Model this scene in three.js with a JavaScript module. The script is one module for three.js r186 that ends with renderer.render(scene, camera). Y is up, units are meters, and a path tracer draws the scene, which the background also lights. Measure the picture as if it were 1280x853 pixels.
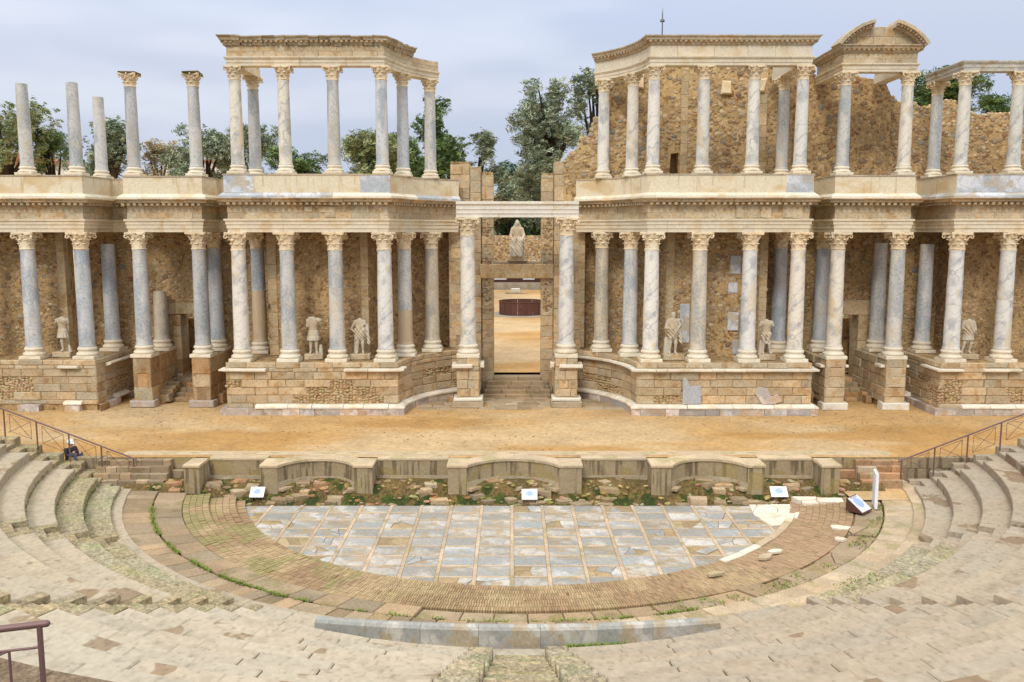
import * as THREE from 'three';
import { mergeGeometries } from 'three/addons/utils/BufferGeometryUtils.js';
import { MarchingCubes } from 'three/addons/objects/MarchingCubes.js';

// ------------------------------------------------------------------ camera, sky, sun, exposure
const scene = new THREE.Scene();
const EYE = 8.35;
const camera = new THREE.PerspectiveCamera(2 * Math.atan(426.5 / 1090) * 180 / Math.PI, 1024 / 682, 0.1, 6000);
camera.position.set(0, EYE, 0);
camera.rotation.set(-Math.atan(138 / 1090), 0, 0);
const renderer = new THREE.WebGLRenderer({ antialias: true });
renderer.toneMapping = THREE.LinearToneMapping;
renderer.toneMappingExposure = 1.16;
renderer.shadowMap.enabled = true;
renderer.setSize(1024, 682);

// seeded random numbers and periodic noise
function mulberry(a) { return function () { a |= 0; a = a + 0x6D2B79F5 | 0; let t = Math.imul(a ^ a >>> 15, 1 | a); t = t + Math.imul(t ^ t >>> 7, 61 | t) ^ t; return ((t ^ t >>> 14) >>> 0) / 4294967296; }; }
const rnd = mulberry(20241);
const rr = (a, b) => a + (b - a) * rnd();
const pick = a => a[Math.floor(rnd() * a.length)];
const PERM = new Uint8Array(512), VAL = new Float32Array(256);
{ const g = mulberry(7); const p = [...Array(256).keys()]; for (let i = 255; i > 0; i--) { const j = Math.floor(g() * (i + 1)); [p[i], p[j]] = [p[j], p[i]]; } for (let i = 0; i < 512; i++) PERM[i] = p[i & 255]; for (let i = 0; i < 256; i++) VAL[i] = g(); }
function vnoise(x, y, px, py) {
  const xi = Math.floor(x), yi = Math.floor(y), fx = x - xi, fy = y - yi;
  const m = (a, n) => ((a % n) + n) % n;
  const x0 = m(xi, px), x1 = m(xi + 1, px), y0 = m(yi, py), y1 = m(yi + 1, py);
  const u = fx * fx * (3 - 2 * fx), v = fy * fy * (3 - 2 * fy);
  const h = (a, b) => VAL[PERM[(PERM[a & 255] + b) & 511]];
  return (h(x0, y0) * (1 - u) + h(x1, y0) * u) * (1 - v) + (h(x0, y1) * (1 - u) + h(x1, y1) * u) * v;
}
function fbm(x, y, o, px = 256, py = 256) { let s = 0, a = 0.5, n = 0; for (let i = 0; i < o; i++) { s += a * vnoise(x + i * 17, y + i * 31, px, py); n += a; a *= 0.5; x *= 2; y *= 2; px *= 2; py *= 2; } return s / n; }
const clamp = (x, a = 0, b = 1) => x < a ? a : x > b ? b : x;
const sstep = (a, b, x) => { const t = clamp((x - a) / (b - a)); return t * t * (3 - 2 * t); };
const mix3 = (a, b, t) => [a[0] + (b[0] - a[0]) * t, a[1] + (b[1] - a[1]) * t, a[2] + (b[2] - a[2]) * t];

// overcast sky: pale lavender blue air with soft cloud sheets
{
  const W = 1024, H = 512, d = new Float32Array(W * H * 4);
  for (let j = 0; j < H; j++) for (let i = 0; i < W; i++) {
    const el = (j + 0.5) / H * Math.PI - Math.PI / 2;
    const up = Math.max(0, Math.sin(el));
    let c = mix3([0.485, 0.54, 0.665], [0.52, 0.515, 0.50], sstep(0.2, 0.75, up));
    const n = fbm(i / W * 18, j / H * 46, 6, 18, 256);
    const n2 = fbm(i / W * 5 + 3, j / H * 12, 4, 5, 256);
    c = mix3(c, [c[0] * 1.26, c[1] * 1.21, c[2] * 1.12], sstep(0.38, 0.70, n));
    c = mix3(c, [c[0] * 0.86, c[1] * 0.92, c[2] * 1.02], 0.8 * sstep(0.45, 0.75, n2));
    const k = 1 + 2.3 * up * up;                                           // standard overcast sky: brighter towards the zenith
    const q = (j * W + i) * 4;
    if (el < 0) c = mix3(c, [0.45, 0.42, 0.36], sstep(0, -0.05, el));
    d[q] = c[0] * k; d[q + 1] = c[1] * k; d[q + 2] = c[2] * k; d[q + 3] = 1;
  }
  const t = new THREE.DataTexture(d, W, H, THREE.RGBAFormat, THREE.FloatType);
  t.mapping = THREE.EquirectangularReflectionMapping; t.magFilter = THREE.LinearFilter; t.minFilter = THREE.LinearFilter;
  t.wrapS = THREE.RepeatWrapping; t.needsUpdate = true;
  scene.background = t; scene.environment = t;
}
const sun = new THREE.DirectionalLight(new THREE.Color(1.0, 0.94, 0.85), 1.5);
sun.position.set(-14, 46, 10); sun.target.position.set(0, 2, -36);
sun.castShadow = true; sun.shadow.radius = 30; sun.shadow.mapSize.set(2048, 2048);
Object.assign(sun.shadow.camera, { left: -45, right: 45, top: 45, bottom: -45, near: 1, far: 140 });
scene.add(sun, sun.target);

// ------------------------------------------------------------------ textures
function tex(w, h, fn, mx = 1, my = 1, srgb = true) {      // fn gives sRGB 0..1, mx/my = metres covered
  const d = new Uint8Array(w * h * 4);
  for (let j = 0; j < h; j++) for (let i = 0; i < w; i++) { const c = fn(i / w, j / h); const q = (j * w + i) * 4; d[q] = clamp(c[0]) * 255; d[q + 1] = clamp(c[1]) * 255; d[q + 2] = clamp(c[2]) * 255; d[q + 3] = 255; }
  const t = new THREE.DataTexture(d, w, h, THREE.RGBAFormat); t.magFilter = THREE.LinearFilter; t.minFilter = THREE.LinearMipmapLinearFilter; t.generateMipmaps = true;
  t.wrapS = t.wrapT = THREE.RepeatWrapping; t.repeat.set(1 / mx, 1 / my); if (srgb) t.colorSpace = THREE.SRGBColorSpace; t.needsUpdate = true; return t;
}
const g3 = (v, a = 1, b = 1, c = 1) => [v * a, v * b, v * c];
const T = {};
T.stone = tex(512, 512, (x, y) => {                          // weathered limestone / granite blocks
  const a = fbm(x * 4, y * 4, 5, 4, 4), b = fbm(x * 48, y * 48, 3, 48, 48), s = fbm(x * 7 + 5, y * 7, 4, 7, 7);
  let v = 0.90 + 0.22 * (a - 0.5) + 0.16 * (b - 0.5); if (b < 0.27) v -= 0.10;
  let c = [v * 1.02, v, v * 0.96]; c = mix3(c, [v * 0.90, v * 0.80, v * 0.66], 0.7 * sstep(0.52, 0.74, s)); c = mix3(c, [v * 1.03, v * 1.05, v * 1.06], sstep(0.55, 0.32, s) * 0.6); return c;
}, 2.3, 2.3);
T.fine = tex(512, 512, (x, y) => {                           // clean marble and fine limestone
  const a = fbm(x * 4, y * 4, 5, 4, 4), b = fbm(x * 40, y * 40, 3, 40, 40), s = fbm(x * 6 + 5, y * 6, 4, 6, 6);
  const v = 0.95 + 0.10 * (a - 0.5) + 0.10 * (b - 0.5); return mix3([v, v * 0.99, v * 0.97], [v * 0.92, v * 0.85, v * 0.73], 0.55 * sstep(0.52, 0.72, s));
}, 2.3, 2.3);
T.bump = tex(512, 512, (x, y) => { const b = fbm(x * 40, y * 40, 4, 40, 40), a = fbm(x * 9, y * 9, 4, 9, 9); const v = 0.5 + 0.8 * (a - 0.5) + 0.6 * (b - 0.5); return [v, v, v]; }, 1.6, 1.6, false);
T.mortar = tex(512, 512, (x, y) => {
  const a = fbm(x * 6, y * 6, 5, 6, 6), b = fbm(x * 60, y * 60, 3, 60, 60), s = fbm(x * 22 + 9, y * 22, 3, 22, 22);
  let v = 0.88 + 0.30 * (a - 0.5) + 0.26 * (b - 0.5); let c = [v * 1.02, v * 0.97, v * 0.86];
  c = mix3(c, [v * 0.74, v * 0.64, v * 0.54], 0.8 * sstep(0.6, 0.72, s)); c = mix3(c, [v * 1.1, v * 1.08, v * 1.0], sstep(0.36, 0.25, s)); return c;
}, 3.5, 3.5);
T.plaster = tex(512, 512, (x, y) => {
  const a = fbm(x * 5, y * 5, 5, 5, 5), st = fbm(x * 40, y * 3, 4, 40, 3), b = fbm(x * 80, y * 80, 2, 80, 80);
  let v = 0.92 + 0.10 * (b - 0.5); let c = [v * 1.02, v * 1.0, v * 0.96]; c = mix3(c, [0.86, 0.76, 0.60], 0.7 * sstep(0.46, 0.74, a)); c = mix3(c, [0.74, 0.64, 0.50], 0.4 * sstep(0.60, 0.78, st)); return c;
}, 5, 3);
T.marble = tex(512, 1024, (x, y) => {                         // grey blue veined shafts
  const w = fbm(x * 4, y * 8, 4, 4, 8), f = fbm(x * 6 + 3, y * 5, 4, 6, 5);
  const vv = Math.abs(Math.sin((x * 2 + y * 5 + w * 2.6) * Math.PI * 2)); const v2 = Math.abs(Math.sin((x * 3 - y * 9 + f * 3.2) * Math.PI * 2));
  const fine = fbm(x * 60, y * 120, 2, 60, 120);
  let c = mix3([0.90, 0.895, 0.885], [0.735, 0.76, 0.785], sstep(0.36, 0.70, f)); c = mix3(c, [0.58, 0.61, 0.645], 0.55 * Math.pow(1 - vv, 4)); c = mix3(c, [0.97, 0.96, 0.94], 0.7 * Math.pow(1 - v2, 5));
  c = mix3(c, [0.90, 0.84, 0.74], 0.5 * sstep(0.54, 0.74, w)); return c.map(k => k * (0.95 + 0.10 * fine));
}, 1, 1);
T.streak = tex(512, 1024, (x, y) => {                         // white marble with bold slanting grey streaks
  const w = fbm(x * 3, y * 6, 5, 3, 6), f = fbm(x * 5 + 8, y * 9, 4, 5, 9), fine = fbm(x * 60, y * 120, 2, 60, 120);
  const vv = Math.abs(Math.sin((x * 2 - y * 6 + w * 3.4) * Math.PI)), v2 = Math.abs(Math.sin((x * 4 - y * 14 + f * 3) * Math.PI));
  let c = mix3([0.95, 0.935, 0.905], [0.80, 0.80, 0.80], sstep(0.45, 0.72, f)); c = mix3(c, [0.56, 0.585, 0.62], 0.55 * Math.pow(1 - vv, 3) * sstep(0.36, 0.6, w)); c = mix3(c, [0.70, 0.71, 0.73], 0.35 * Math.pow(1 - v2, 5));
  c = mix3(c, [0.90, 0.82, 0.68], 0.6 * sstep(0.58, 0.72, fbm(x * 4 + 30, y * 5 + 4, 4, 4, 5))); return c.map(k => k * (0.95 + 0.10 * fine));
}, 1, 1);
T.floorMarble = tex(512, 512, (x, y) => {
  const w = fbm(x * 4, y * 4, 4, 4, 4), f = fbm(x * 7 + 2, y * 7, 4, 7, 7), b = fbm(x * 50, y * 50, 2, 50, 50);
  const vv = Math.abs(Math.sin((x * 4 + y * 2 + w * 3) * Math.PI)); let c = mix3([0.80, 0.82, 0.84], [0.98, 0.98, 0.99], sstep(0.4, 0.7, w)); c = mix3(c, [0.70, 0.71, 0.73], Math.pow(1 - vv, 6) * 0.5); c = mix3(c, [0.84, 0.76, 0.64], 0.7 * sstep(0.50, 0.68, f)); return c.map(k => k * (0.92 + 0.16 * b));
}, 2.6, 2.6);
T.sand = tex(2048, 512, (x, y) => {
  const a = fbm(x * 14, y * 5, 5, 14, 5), b = fbm(x * 500, y * 125, 3, 500, 125), s = fbm(x * 9 + 4, y * 6 + 2, 4, 9, 6), m = fbm(x * 60, y * 16, 3, 60, 16);
  let v = 0.92 + 0.20 * (b - 0.5) + 0.14 * (m - 0.5); let c = mix3([1.0 * v, 0.92 * v, 0.79 * v], [0.99 * v, 0.86 * v, 0.65 * v], sstep(0.36, 0.62, a)); c = mix3(c, [0.91 * v, 0.75 * v, 0.50 * v], 0.85 * sstep(0.48, 0.68, s)); return c;
}, 60, 15);
T.earth = tex(512, 512, (x, y) => {
  const a = fbm(x * 5, y * 5, 5, 5, 5), b = fbm(x * 70, y * 70, 3, 70, 70), s = fbm(x * 9 + 4, y * 9, 4, 9, 9);
  let v = 0.62 + 0.4 * (b - 0.5) + 0.3 * (a - 0.5); let c = [v * 1.05, v * 0.9, v * 0.68]; c = mix3(c, [v * 0.55, v * 0.70, v * 0.26], sstep(0.50, 0.62, s)); return c;
}, 4, 4);
T.pebble = tex(512, 512, (x, y) => {                          // exposed aggregate concrete
  const a = fbm(x * 5, y * 5, 4, 5, 5), b = fbm(x * 34, y * 34, 2, 34, 34), e = vnoise(x * 90, y * 90, 90, 90), s = fbm(x * 4 + 7, y * 4, 4, 4, 4);
  let v = 0.66 + 0.16 * (a - 0.5) + 0.30 * (b - 0.5) + 0.14 * (e - 0.5); let c = [v * 1.03, v * 1.0, v * 0.90]; c = mix3(c, [v * 0.90, v * 0.95, v * 0.74], 0.5 * sstep(0.5, 0.72, s)); return c.map(k => k * 1.25);
}, 1.9, 1.9);
T.seat = tex(1024, 1024, (x, y) => {                          // rain-stained seat slabs
  const a = fbm(x * 5, y * 5, 5, 5, 5), b = fbm(x * 110, y * 110, 3, 110, 110), s = fbm(x * 10 + 3, y * 10 + 8, 4, 10, 10), st = fbm(x * 26, y * 26, 3, 26, 26);
  let v = 0.95 + 0.15 * (b - 0.5) + 0.10 * (a - 0.5); if (b < 0.27) v -= 0.05; let c = [v * 1.0, v * 0.97, v * 0.91];
  c = mix3(c, [0.70 * v, 0.585 * v, 0.46 * v], 0.6 * sstep(0.68, 0.715, s)); c = mix3(c, [0.88 * v, 0.84 * v, 0.77 * v], 0.4 * sstep(0.58, 0.72, st)); return c;
}, 9, 9);
T.flag = tex(512, 512, (x, y) => {
  const a = fbm(x * 5, y * 5, 5, 5, 5), b = fbm(x * 80, y * 80, 3, 80, 80), s = fbm(x * 6 + 1, y * 6 + 3, 4, 6, 6);
  let v = 0.90 + 0.20 * (b - 0.5) + 0.22 * (a - 0.5); let c = [v, v * 0.945, v * 0.86]; c = mix3(c, [v * 0.80, v * 0.80, v * 0.60], 0.5 * sstep(0.55, 0.74, s)); return c;
}, 3, 3);
T.streaks = tex(512, 512, (x, y) => {                          // concrete with run-off stains and lichen
  const st = fbm(x * 26, y * 2.0, 4, 26, 2), a = fbm(x * 6, y * 6, 4, 6, 6), b = fbm(x * 70, y * 70, 3, 70, 70); let v = 0.92 + 0.16 * (b - 0.5) + 0.14 * (a - 0.5); let c = [v, v * 0.96, v * 0.88]; c = mix3(c, [v * 0.62, v * 0.58, v * 0.50], 0.75 * sstep(0.50, 0.68, st)); return mix3(c, [v * 0.9, v * 0.85, v * 0.62], 0.6 * sstep(0.55, 0.7, a));
}, 4, 2.4);
T.print = tex(128, 128, (x, y) => { const r = Math.hypot(x - 0.5, y - 0.55); const ln = y > 0.86 && Math.abs((y * 26) % 1 - 0.5) > 0.25 && x > 0.15 && x < 0.85; return r < 0.34 ? (Math.abs((r * 22) % 1 - 0.5) < 0.18 ? [0.55, 0.66, 0.86] : [0.70, 0.79, 0.93]) : ln ? [0.5, 0.52, 0.58] : [0.93, 0.94, 0.96]; });
T.bark = tex(128, 256, (x, y) => { const a = fbm(x * 12, y * 4, 4, 12, 4); return g3(0.5 + 0.7 * (a - 0.5), 1, 0.88, 0.74); }, 1, 2);

const std = (r, g, b, map, o = {}) => new THREE.MeshStandardMaterial({ color: new THREE.Color().setRGB(r, g, b), map: map || null, roughness: o.rough ?? 0.93, metalness: o.metal ?? 0, bumpMap: o.bump ? T.bump : null, bumpScale: o.bump || 1, vertexColors: !!o.vc });
const tints = (r, g, b, map, n, dv, dw, o) => [...Array(n)].map((_, i) => { const k = 1 + dv * (i / (n - 1) * 2 - 1), w = dw * Math.sin(i * 2.4); return std(clamp(r * k * (1 + w)), clamp(g * k), clamp(b * k * (1 - w)), map, o); });
const M = {
  ashlar: tints(0.60, 0.48, 0.325, T.stone, 7, 0.13, 0.06, { bump: 0.02 }),
  ashlarRed: tints(0.50, 0.335, 0.185, T.stone, 5, 0.2, 0.07, { bump: 0.02 }),
  frieze: tints(0.66, 0.535, 0.365, T.stone, 6, 0.09, 0.04, { bump: 0.012 }),
  architrave: tints(0.80, 0.72, 0.575, T.fine, 5, 0.05, 0.025, { bump: 0.006 }),
  cornice: tints(0.58, 0.45, 0.295, T.stone, 5, 0.12, 0.05, { bump: 0.02 }),
  cornicePale: tints(0.62, 0.52, 0.38, T.stone, 5, 0.10, 0.04, { bump: 0.02 }),
  white: tints(0.84, 0.80, 0.71, T.fine, 5, 0.06, 0.03, { bump: 0.006 }),
  pinkMarble: tints(0.66, 0.57, 0.50, T.floorMarble, 5, 0.16, 0.06, { bump: 0.015 }),
  greyMarble: std(0.70, 0.71, 0.72, T.floorMarble, { rough: 0.7 }),
  core: std(0.50, 0.38, 0.235, T.mortar, { bump: 0.02 }),
  coreDark: std(0.33, 0.24, 0.14, T.mortar, { bump: 0.02 }),
  mortar: std(0.57, 0.43, 0.265, T.mortar, { bump: 0.03 }),
  mortarPale: std(0.62, 0.48, 0.30, T.mortar, { bump: 0.03 }),
  pilaster: tints(0.63, 0.50, 0.32, T.stone, 4, 0.08, 0.03, { bump: 0.02 }),
  parapet: std(0.84, 0.77, 0.62, T.plaster, { bump: 0.003 }),
  parapetTop: std(0.55, 0.47, 0.36, T.stone, { bump: 0.01 }),
  capital: tints(0.86, 0.745, 0.555, T.fine, 3, 0.06, 0.03, { bump: 0.004 }),
  mossCapital: std(0.36, 0.32, 0.20, T.earth, { bump: 0.02 }),
  base: tints(0.84, 0.775, 0.64, T.fine, 3, 0.05, 0.03, { bump: 0.004 }),
  shaft: [std(0.77, 0.78, 0.78, T.marble, { rough: 0.65 }), std(0.86, 0.85, 0.82, T.streak, { rough: 0.65 }), std(0.67, 0.70, 0.735, T.marble, { rough: 0.65 }), std(0.80, 0.73, 0.61, T.marble, { rough: 0.68 }), std(0.79, 0.80, 0.80, T.streak, { rough: 0.65 })],
  fill: std(0.60, 0.50, 0.35, T.fine, { bump: 0.006 }),
  statue: std(0.66, 0.61, 0.52, T.fine, { bump: 0.004 }),
  statueBase: std(0.62, 0.52, 0.37, T.stone, { bump: 0.01 }),
  sand: std(0.63, 0.545, 0.42, T.sand, { bump: 0.012 }),
  court: std(0.68, 0.585, 0.45, T.sand, { bump: 0.012 }),
  earth: std(0.42, 0.36, 0.26, T.earth, { bump: 0.04 }),
  ground: std(0.30, 0.27, 0.17, T.earth),
  concrete: tints(0.48, 0.42, 0.33, T.pebble, 4, 0.10, 0.04, { bump: 0.006 }),
  wallConcrete: std(0.43, 0.375, 0.285, T.streaks, { bump: 0.006 }),
  coping: std(0.70, 0.635, 0.52, T.flag, { bump: 0.006 }),
  tileGrey: tints(0.525, 0.49, 0.435, T.floorMarble, 5, 0.10, 0.02, { rough: 0.7 }),
  tileWhite: tints(0.56, 0.545, 0.51, T.floorMarble, 4, 0.10, 0.02, { rough: 0.7 }),
  tileEarth: tints(0.48, 0.405, 0.29, T.flag, 3, 0.12, 0.04, { bump: 0.02 }),
  band: tints(0.62, 0.555, 0.49, T.flag, 4, 0.08, 0.03, {}),
  flagOld: tints(0.41, 0.35, 0.275, T.flag, 7, 0.18, 0.05, { bump: 0.008 }),
  flagPale: tints(0.61, 0.54, 0.45, T.flag, 6, 0.10, 0.04, { bump: 0.006 }),
  seatCream: tints(0.485, 0.445, 0.38, T.seat, 5, 0.045, 0.02, { bump: 0.005 }),
  seatWhite: tints(0.50, 0.468, 0.418, T.seat, 5, 0.035, 0.02, { bump: 0.006 }),
  seatGrey: tints(0.435, 0.39, 0.34, T.seat, 5, 0.045, 0.025, { bump: 0.006 }),
  seatDark: tints(0.50, 0.46, 0.37, T.pebble, 4, 0.08, 0.04, { bump: 0.008 }),
  pebbleGrey: tints(0.50, 0.455, 0.39, T.pebble, 4, 0.06, 0.03, { bump: 0.008 }),
  curb: tints(0.26, 0.19, 0.15, T.pebble, 3, 0.08, 0.03, { bump: 0.01 }),
  brick: std(1, 1, 1, null), stoneInst: std(1, 1, 1, T.stone, { bump: 0.01 }),
  moss: std(0.17, 0.22, 0.045, T.earth), grass: std(0.10, 0.20, 0.03, null),
  rust: std(0.13, 0.055, 0.045, T.flag, { rough: 0.8 }), iron: std(0.19, 0.11, 0.105, null, { rough: 0.5, metal: 0.3 }), steel: std(0.12, 0.13, 0.13, null, { rough: 0.5, metal: 0.6 }),
  panel: std(0.84, 0.86, 0.90, null, { rough: 0.45 }), panelBack: std(0.12, 0.07, 0.06, null, { rough: 0.6 }),
  bark: std(0.20, 0.15, 0.10, T.bark), leaf: std(1, 1, 1, null, { rough: 0.85 }),
  houseWall: std(0.78, 0.76, 0.72, T.fine), roofTile: std(0.42, 0.17, 0.10, T.stone), dark: std(0.03, 0.03, 0.035, null, { rough: 0.3 }),
  redBrick: tints(0.48, 0.30, 0.18, T.stone, 4, 0.14, 0.05, { bump: 0.015 }),
};

M.shaftSets = M.shaft.map((m, i) => [0, 1, 2, 3].map(k => { const c = m.clone(); const f = [1, 0.93, 1.03, 0.97][k], w = [0, 0.03, -0.02, 0.05][k]; c.color.setRGB(clamp(m.color.r * f * (1 + w * 0.5)), clamp(m.color.g * f), clamp(m.color.b * f * (1 - w))); return c; }));
// ------------------------------------------------------------------ helpers
const taken = {};
function numbered(n) { if (taken[n] === undefined) { taken[n] = 0; return n; } taken[n]++; return n + '_' + String(taken[n]).padStart(3, '0'); }
function mesh(name, geo, mat, parent) { const m = new THREE.Mesh(geo, mat); m.name = name; m.castShadow = m.receiveShadow = true; parent.add(m); return m; }
function thing(name, label, category, group, pos, turn = 0) { const o = new THREE.Group(); o.name = numbered(name); if (pos) o.position.set(...pos); o.rotation.y = turn; o.userData = { label, category, kind: 'thing' }; if (group) o.userData.group = group; scene.add(o); return o; }
function struct(name, label, category) { const o = new THREE.Group(); o.name = numbered(name); o.userData = { label, category, kind: 'structure' }; scene.add(o); return o; }
function stuff(m) { m.userData.kind = 'stuff'; return m; }
class GB {                                                     // triangle collector, flat normals, explicit uv
  constructor() { this.p = []; this.u = []; this.c = null; }
  tri(a, b, c, ua, ub, uc) { this.p.push(...a, ...b, ...c); this.u.push(...ua, ...ub, ...uc); }
  quad(a, b, c, d, ua, ub, uc, ud) { this.tri(a, b, c, ua, ub, uc); this.tri(a, c, d, ua, uc, ud); }
  geo() { const g = new THREE.BufferGeometry(); g.setAttribute('position', new THREE.Float32BufferAttribute(this.p, 3)); g.setAttribute('uv', new THREE.Float32BufferAttribute(this.u, 2)); g.computeVertexNormals(); return g; }
}
let UVFIX = false;                                               // keep one continuous uv so that stains run across neighbouring slabs
// chamfered slab: polygon (u,v) in a frame O + u*U + v*V, extruded along N from d0 to d1, chamfer c at d1
function slabInto(gb, O, U, V, N, poly, d0, d1, c, open = true) {
  let A = 0; const n = poly.length; for (let i = 0; i < n; i++) { const a = poly[i], b = poly[(i + 1) % n]; A += a[0] * b[1] - b[0] * a[1]; }
  if (A < 0) poly = poly.slice().reverse();
  let cx = 0, cy = 0; for (const q of poly) { cx += q[0] / n; cy += q[1] / n; }
  const inner = poly.map((q, i) => {
    const a = poly[(i + n - 1) % n], b = poly[(i + 1) % n];
    let e1 = [q[0] - a[0], q[1] - a[1]], e2 = [b[0] - q[0], b[1] - q[1]]; const l1 = Math.hypot(...e1) || 1, l2 = Math.hypot(...e2) || 1; e1 = [e1[0] / l1, e1[1] / l1]; e2 = [e2[0] / l2, e2[1] / l2];
    const n1 = [-e1[1], e1[0]], n2 = [-e2[1], e2[0]]; const k = c / Math.max(0.35, 1 + n1[0] * n2[0] + n1[1] * n2[1]);
    return [q[0] + (n1[0] + n2[0]) * k, q[1] + (n1[1] + n2[1]) * k];
  });
  const w = (q, d) => [O[0] + U[0] * q[0] + V[0] * q[1] + N[0] * d, O[1] + U[1] * q[0] + V[1] * q[1] + N[1] * d, O[2] + U[2] * q[0] + V[2] * q[1] + N[2] * d];
  const ou = UVFIX ? UVFIX * 3.7 : rnd() * 7, ov = UVFIX ? UVFIX * 2.3 : rnd() * 7;
  let s = 0;
  for (let i = 0; i < n; i++) {
    const a = poly[i], b = poly[(i + 1) % n], ia = inner[i], ib = inner[(i + 1) % n]; const l = Math.hypot(b[0] - a[0], b[1] - a[1]);
    gb.quad(w(a, d0), w(b, d0), w(b, d1 - c), w(a, d1 - c), [ou + s, ov + d0], [ou + s + l, ov + d0], [ou + s + l, ov + d1], [ou + s, ov + d1]);
    gb.quad(w(a, d1 - c), w(b, d1 - c), w(ib, d1), w(ia, d1), [ou + a[0], ov + a[1]], [ou + b[0], ov + b[1]], [ou + ib[0], ov + ib[1]], [ou + ia[0], ov + ia[1]]);
    s += l;
  }
  for (let i = 1; i < n - 1; i++) gb.tri(w(inner[0], d1), w(inner[i], d1), w(inner[i + 1], d1), [ou + inner[0][0], ov + inner[0][1]], [ou + inner[i][0], ov + inner[i][1]], [ou + inner[i + 1][0], ov + inner[i + 1][1]]);
  if (!open) for (let i = 1; i < n - 1; i++) gb.tri(w(poly[0], d0), w(poly[i + 1], d0), w(poly[i], d0), [0, 0], [1, 0], [1, 1]);
}
const UP = [[1, 0, 0], [0, 0, -1], [0, 1, 0]];
function floorSlab(pts, y0, y1, c = 0.015, open = true) { const g = new GB(); slabInto(g, [0, 0, 0], ...UP, pts.map(p => [p[0], -p[1]]), y0, y1, c, open); return g.geo(); }
function boxUV(geo, k = 1) {                                   // metre uv by dominant normal
  const g = geo.index ? geo.toNonIndexed() : geo; const p = g.attributes.position, uv = []; const a = new THREE.Vector3(), b = new THREE.Vector3(), c = new THREE.Vector3(); const o1 = rnd() * 5, o2 = rnd() * 5;
  for (let i = 0; i < p.count; i += 3) {
    a.fromBufferAttribute(p, i); b.fromBufferAttribute(p, i + 1); c.fromBufferAttribute(p, i + 2);
    const n = b.clone().sub(a).cross(c.clone().sub(a)); const ax = Math.abs(n.x), ay = Math.abs(n.y), az = Math.abs(n.z);
    for (const q of [a, b, c]) uv.push(...(ay >= ax && ay >= az ? [q.x, q.z] : ax >= az ? [q.z, q.y] : [q.x, q.y]).map((e, j) => e * k + (j ? o2 : o1)));
  }
  g.setAttribute('uv', new THREE.Float32BufferAttribute(uv, 2)); return g;
}
function chBox(x0, x1, y0, y1, z0, z1, c = 0.02) {             // chamfered box: chamfer on the faces z1 and on top
  const s = new THREE.Shape([new THREE.Vector2(x0 + c, y0 + c), new THREE.Vector2(x1 - c, y0 + c), new THREE.Vector2(x1 - c, y1 - c), new THREE.Vector2(x0 + c, y1 - c)]);
  const g = new THREE.ExtrudeGeometry(s, { depth: Math.max(0.001, z1 - z0 - 2 * c), bevelEnabled: true, bevelThickness: c, bevelSize: c, bevelSegments: 1 }); g.translate(0, 0, z0 + c); return boxUV(g);
}
const segN = (a, b) => { const dx = b[0] - a[0], dz = b[1] - a[1], l = Math.hypot(dx, dz) || 1; return [-dz / l, dx / l]; };
function offsetPath(path, o) {
  return path.map((p, i) => {
    const n1 = i > 0 ? segN(path[i - 1], p) : segN(p, path[i + 1]), n2 = i < path.length - 1 ? segN(p, path[i + 1]) : n1;
    const k = o / Math.max(0.2, 1 + n1[0] * n2[0] + n1[1] * n2[1]); return [p[0] + (n1[0] + n2[0]) * k, p[1] + (n1[1] + n2[1]) * k];
  });
}
function pathLen(p) { let s = 0; for (let i = 1; i < p.length; i++) s += Math.hypot(p[i][0] - p[i - 1][0], p[i][1] - p[i - 1][1]); return s; }
function slicePath(p, s0, s1) {
  const out = []; let s = 0;
  for (let i = 1; i < p.length; i++) {
    const l = Math.hypot(p[i][0] - p[i - 1][0], p[i][1] - p[i - 1][1]); const e = s + l; const at = t => [p[i - 1][0] + (p[i][0] - p[i - 1][0]) * (t - s) / l, p[i - 1][1] + (p[i][1] - p[i - 1][1]) * (t - s) / l];
    if (e > s0 && s < s1) { if (!out.length) out.push(at(Math.max(s, s0))); if (e <= s1) { if (e > s0 + 1e-6) out.push(p[i]); } else out.push(at(s1)); }
    s = e;
  }
  return out;
}
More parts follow.
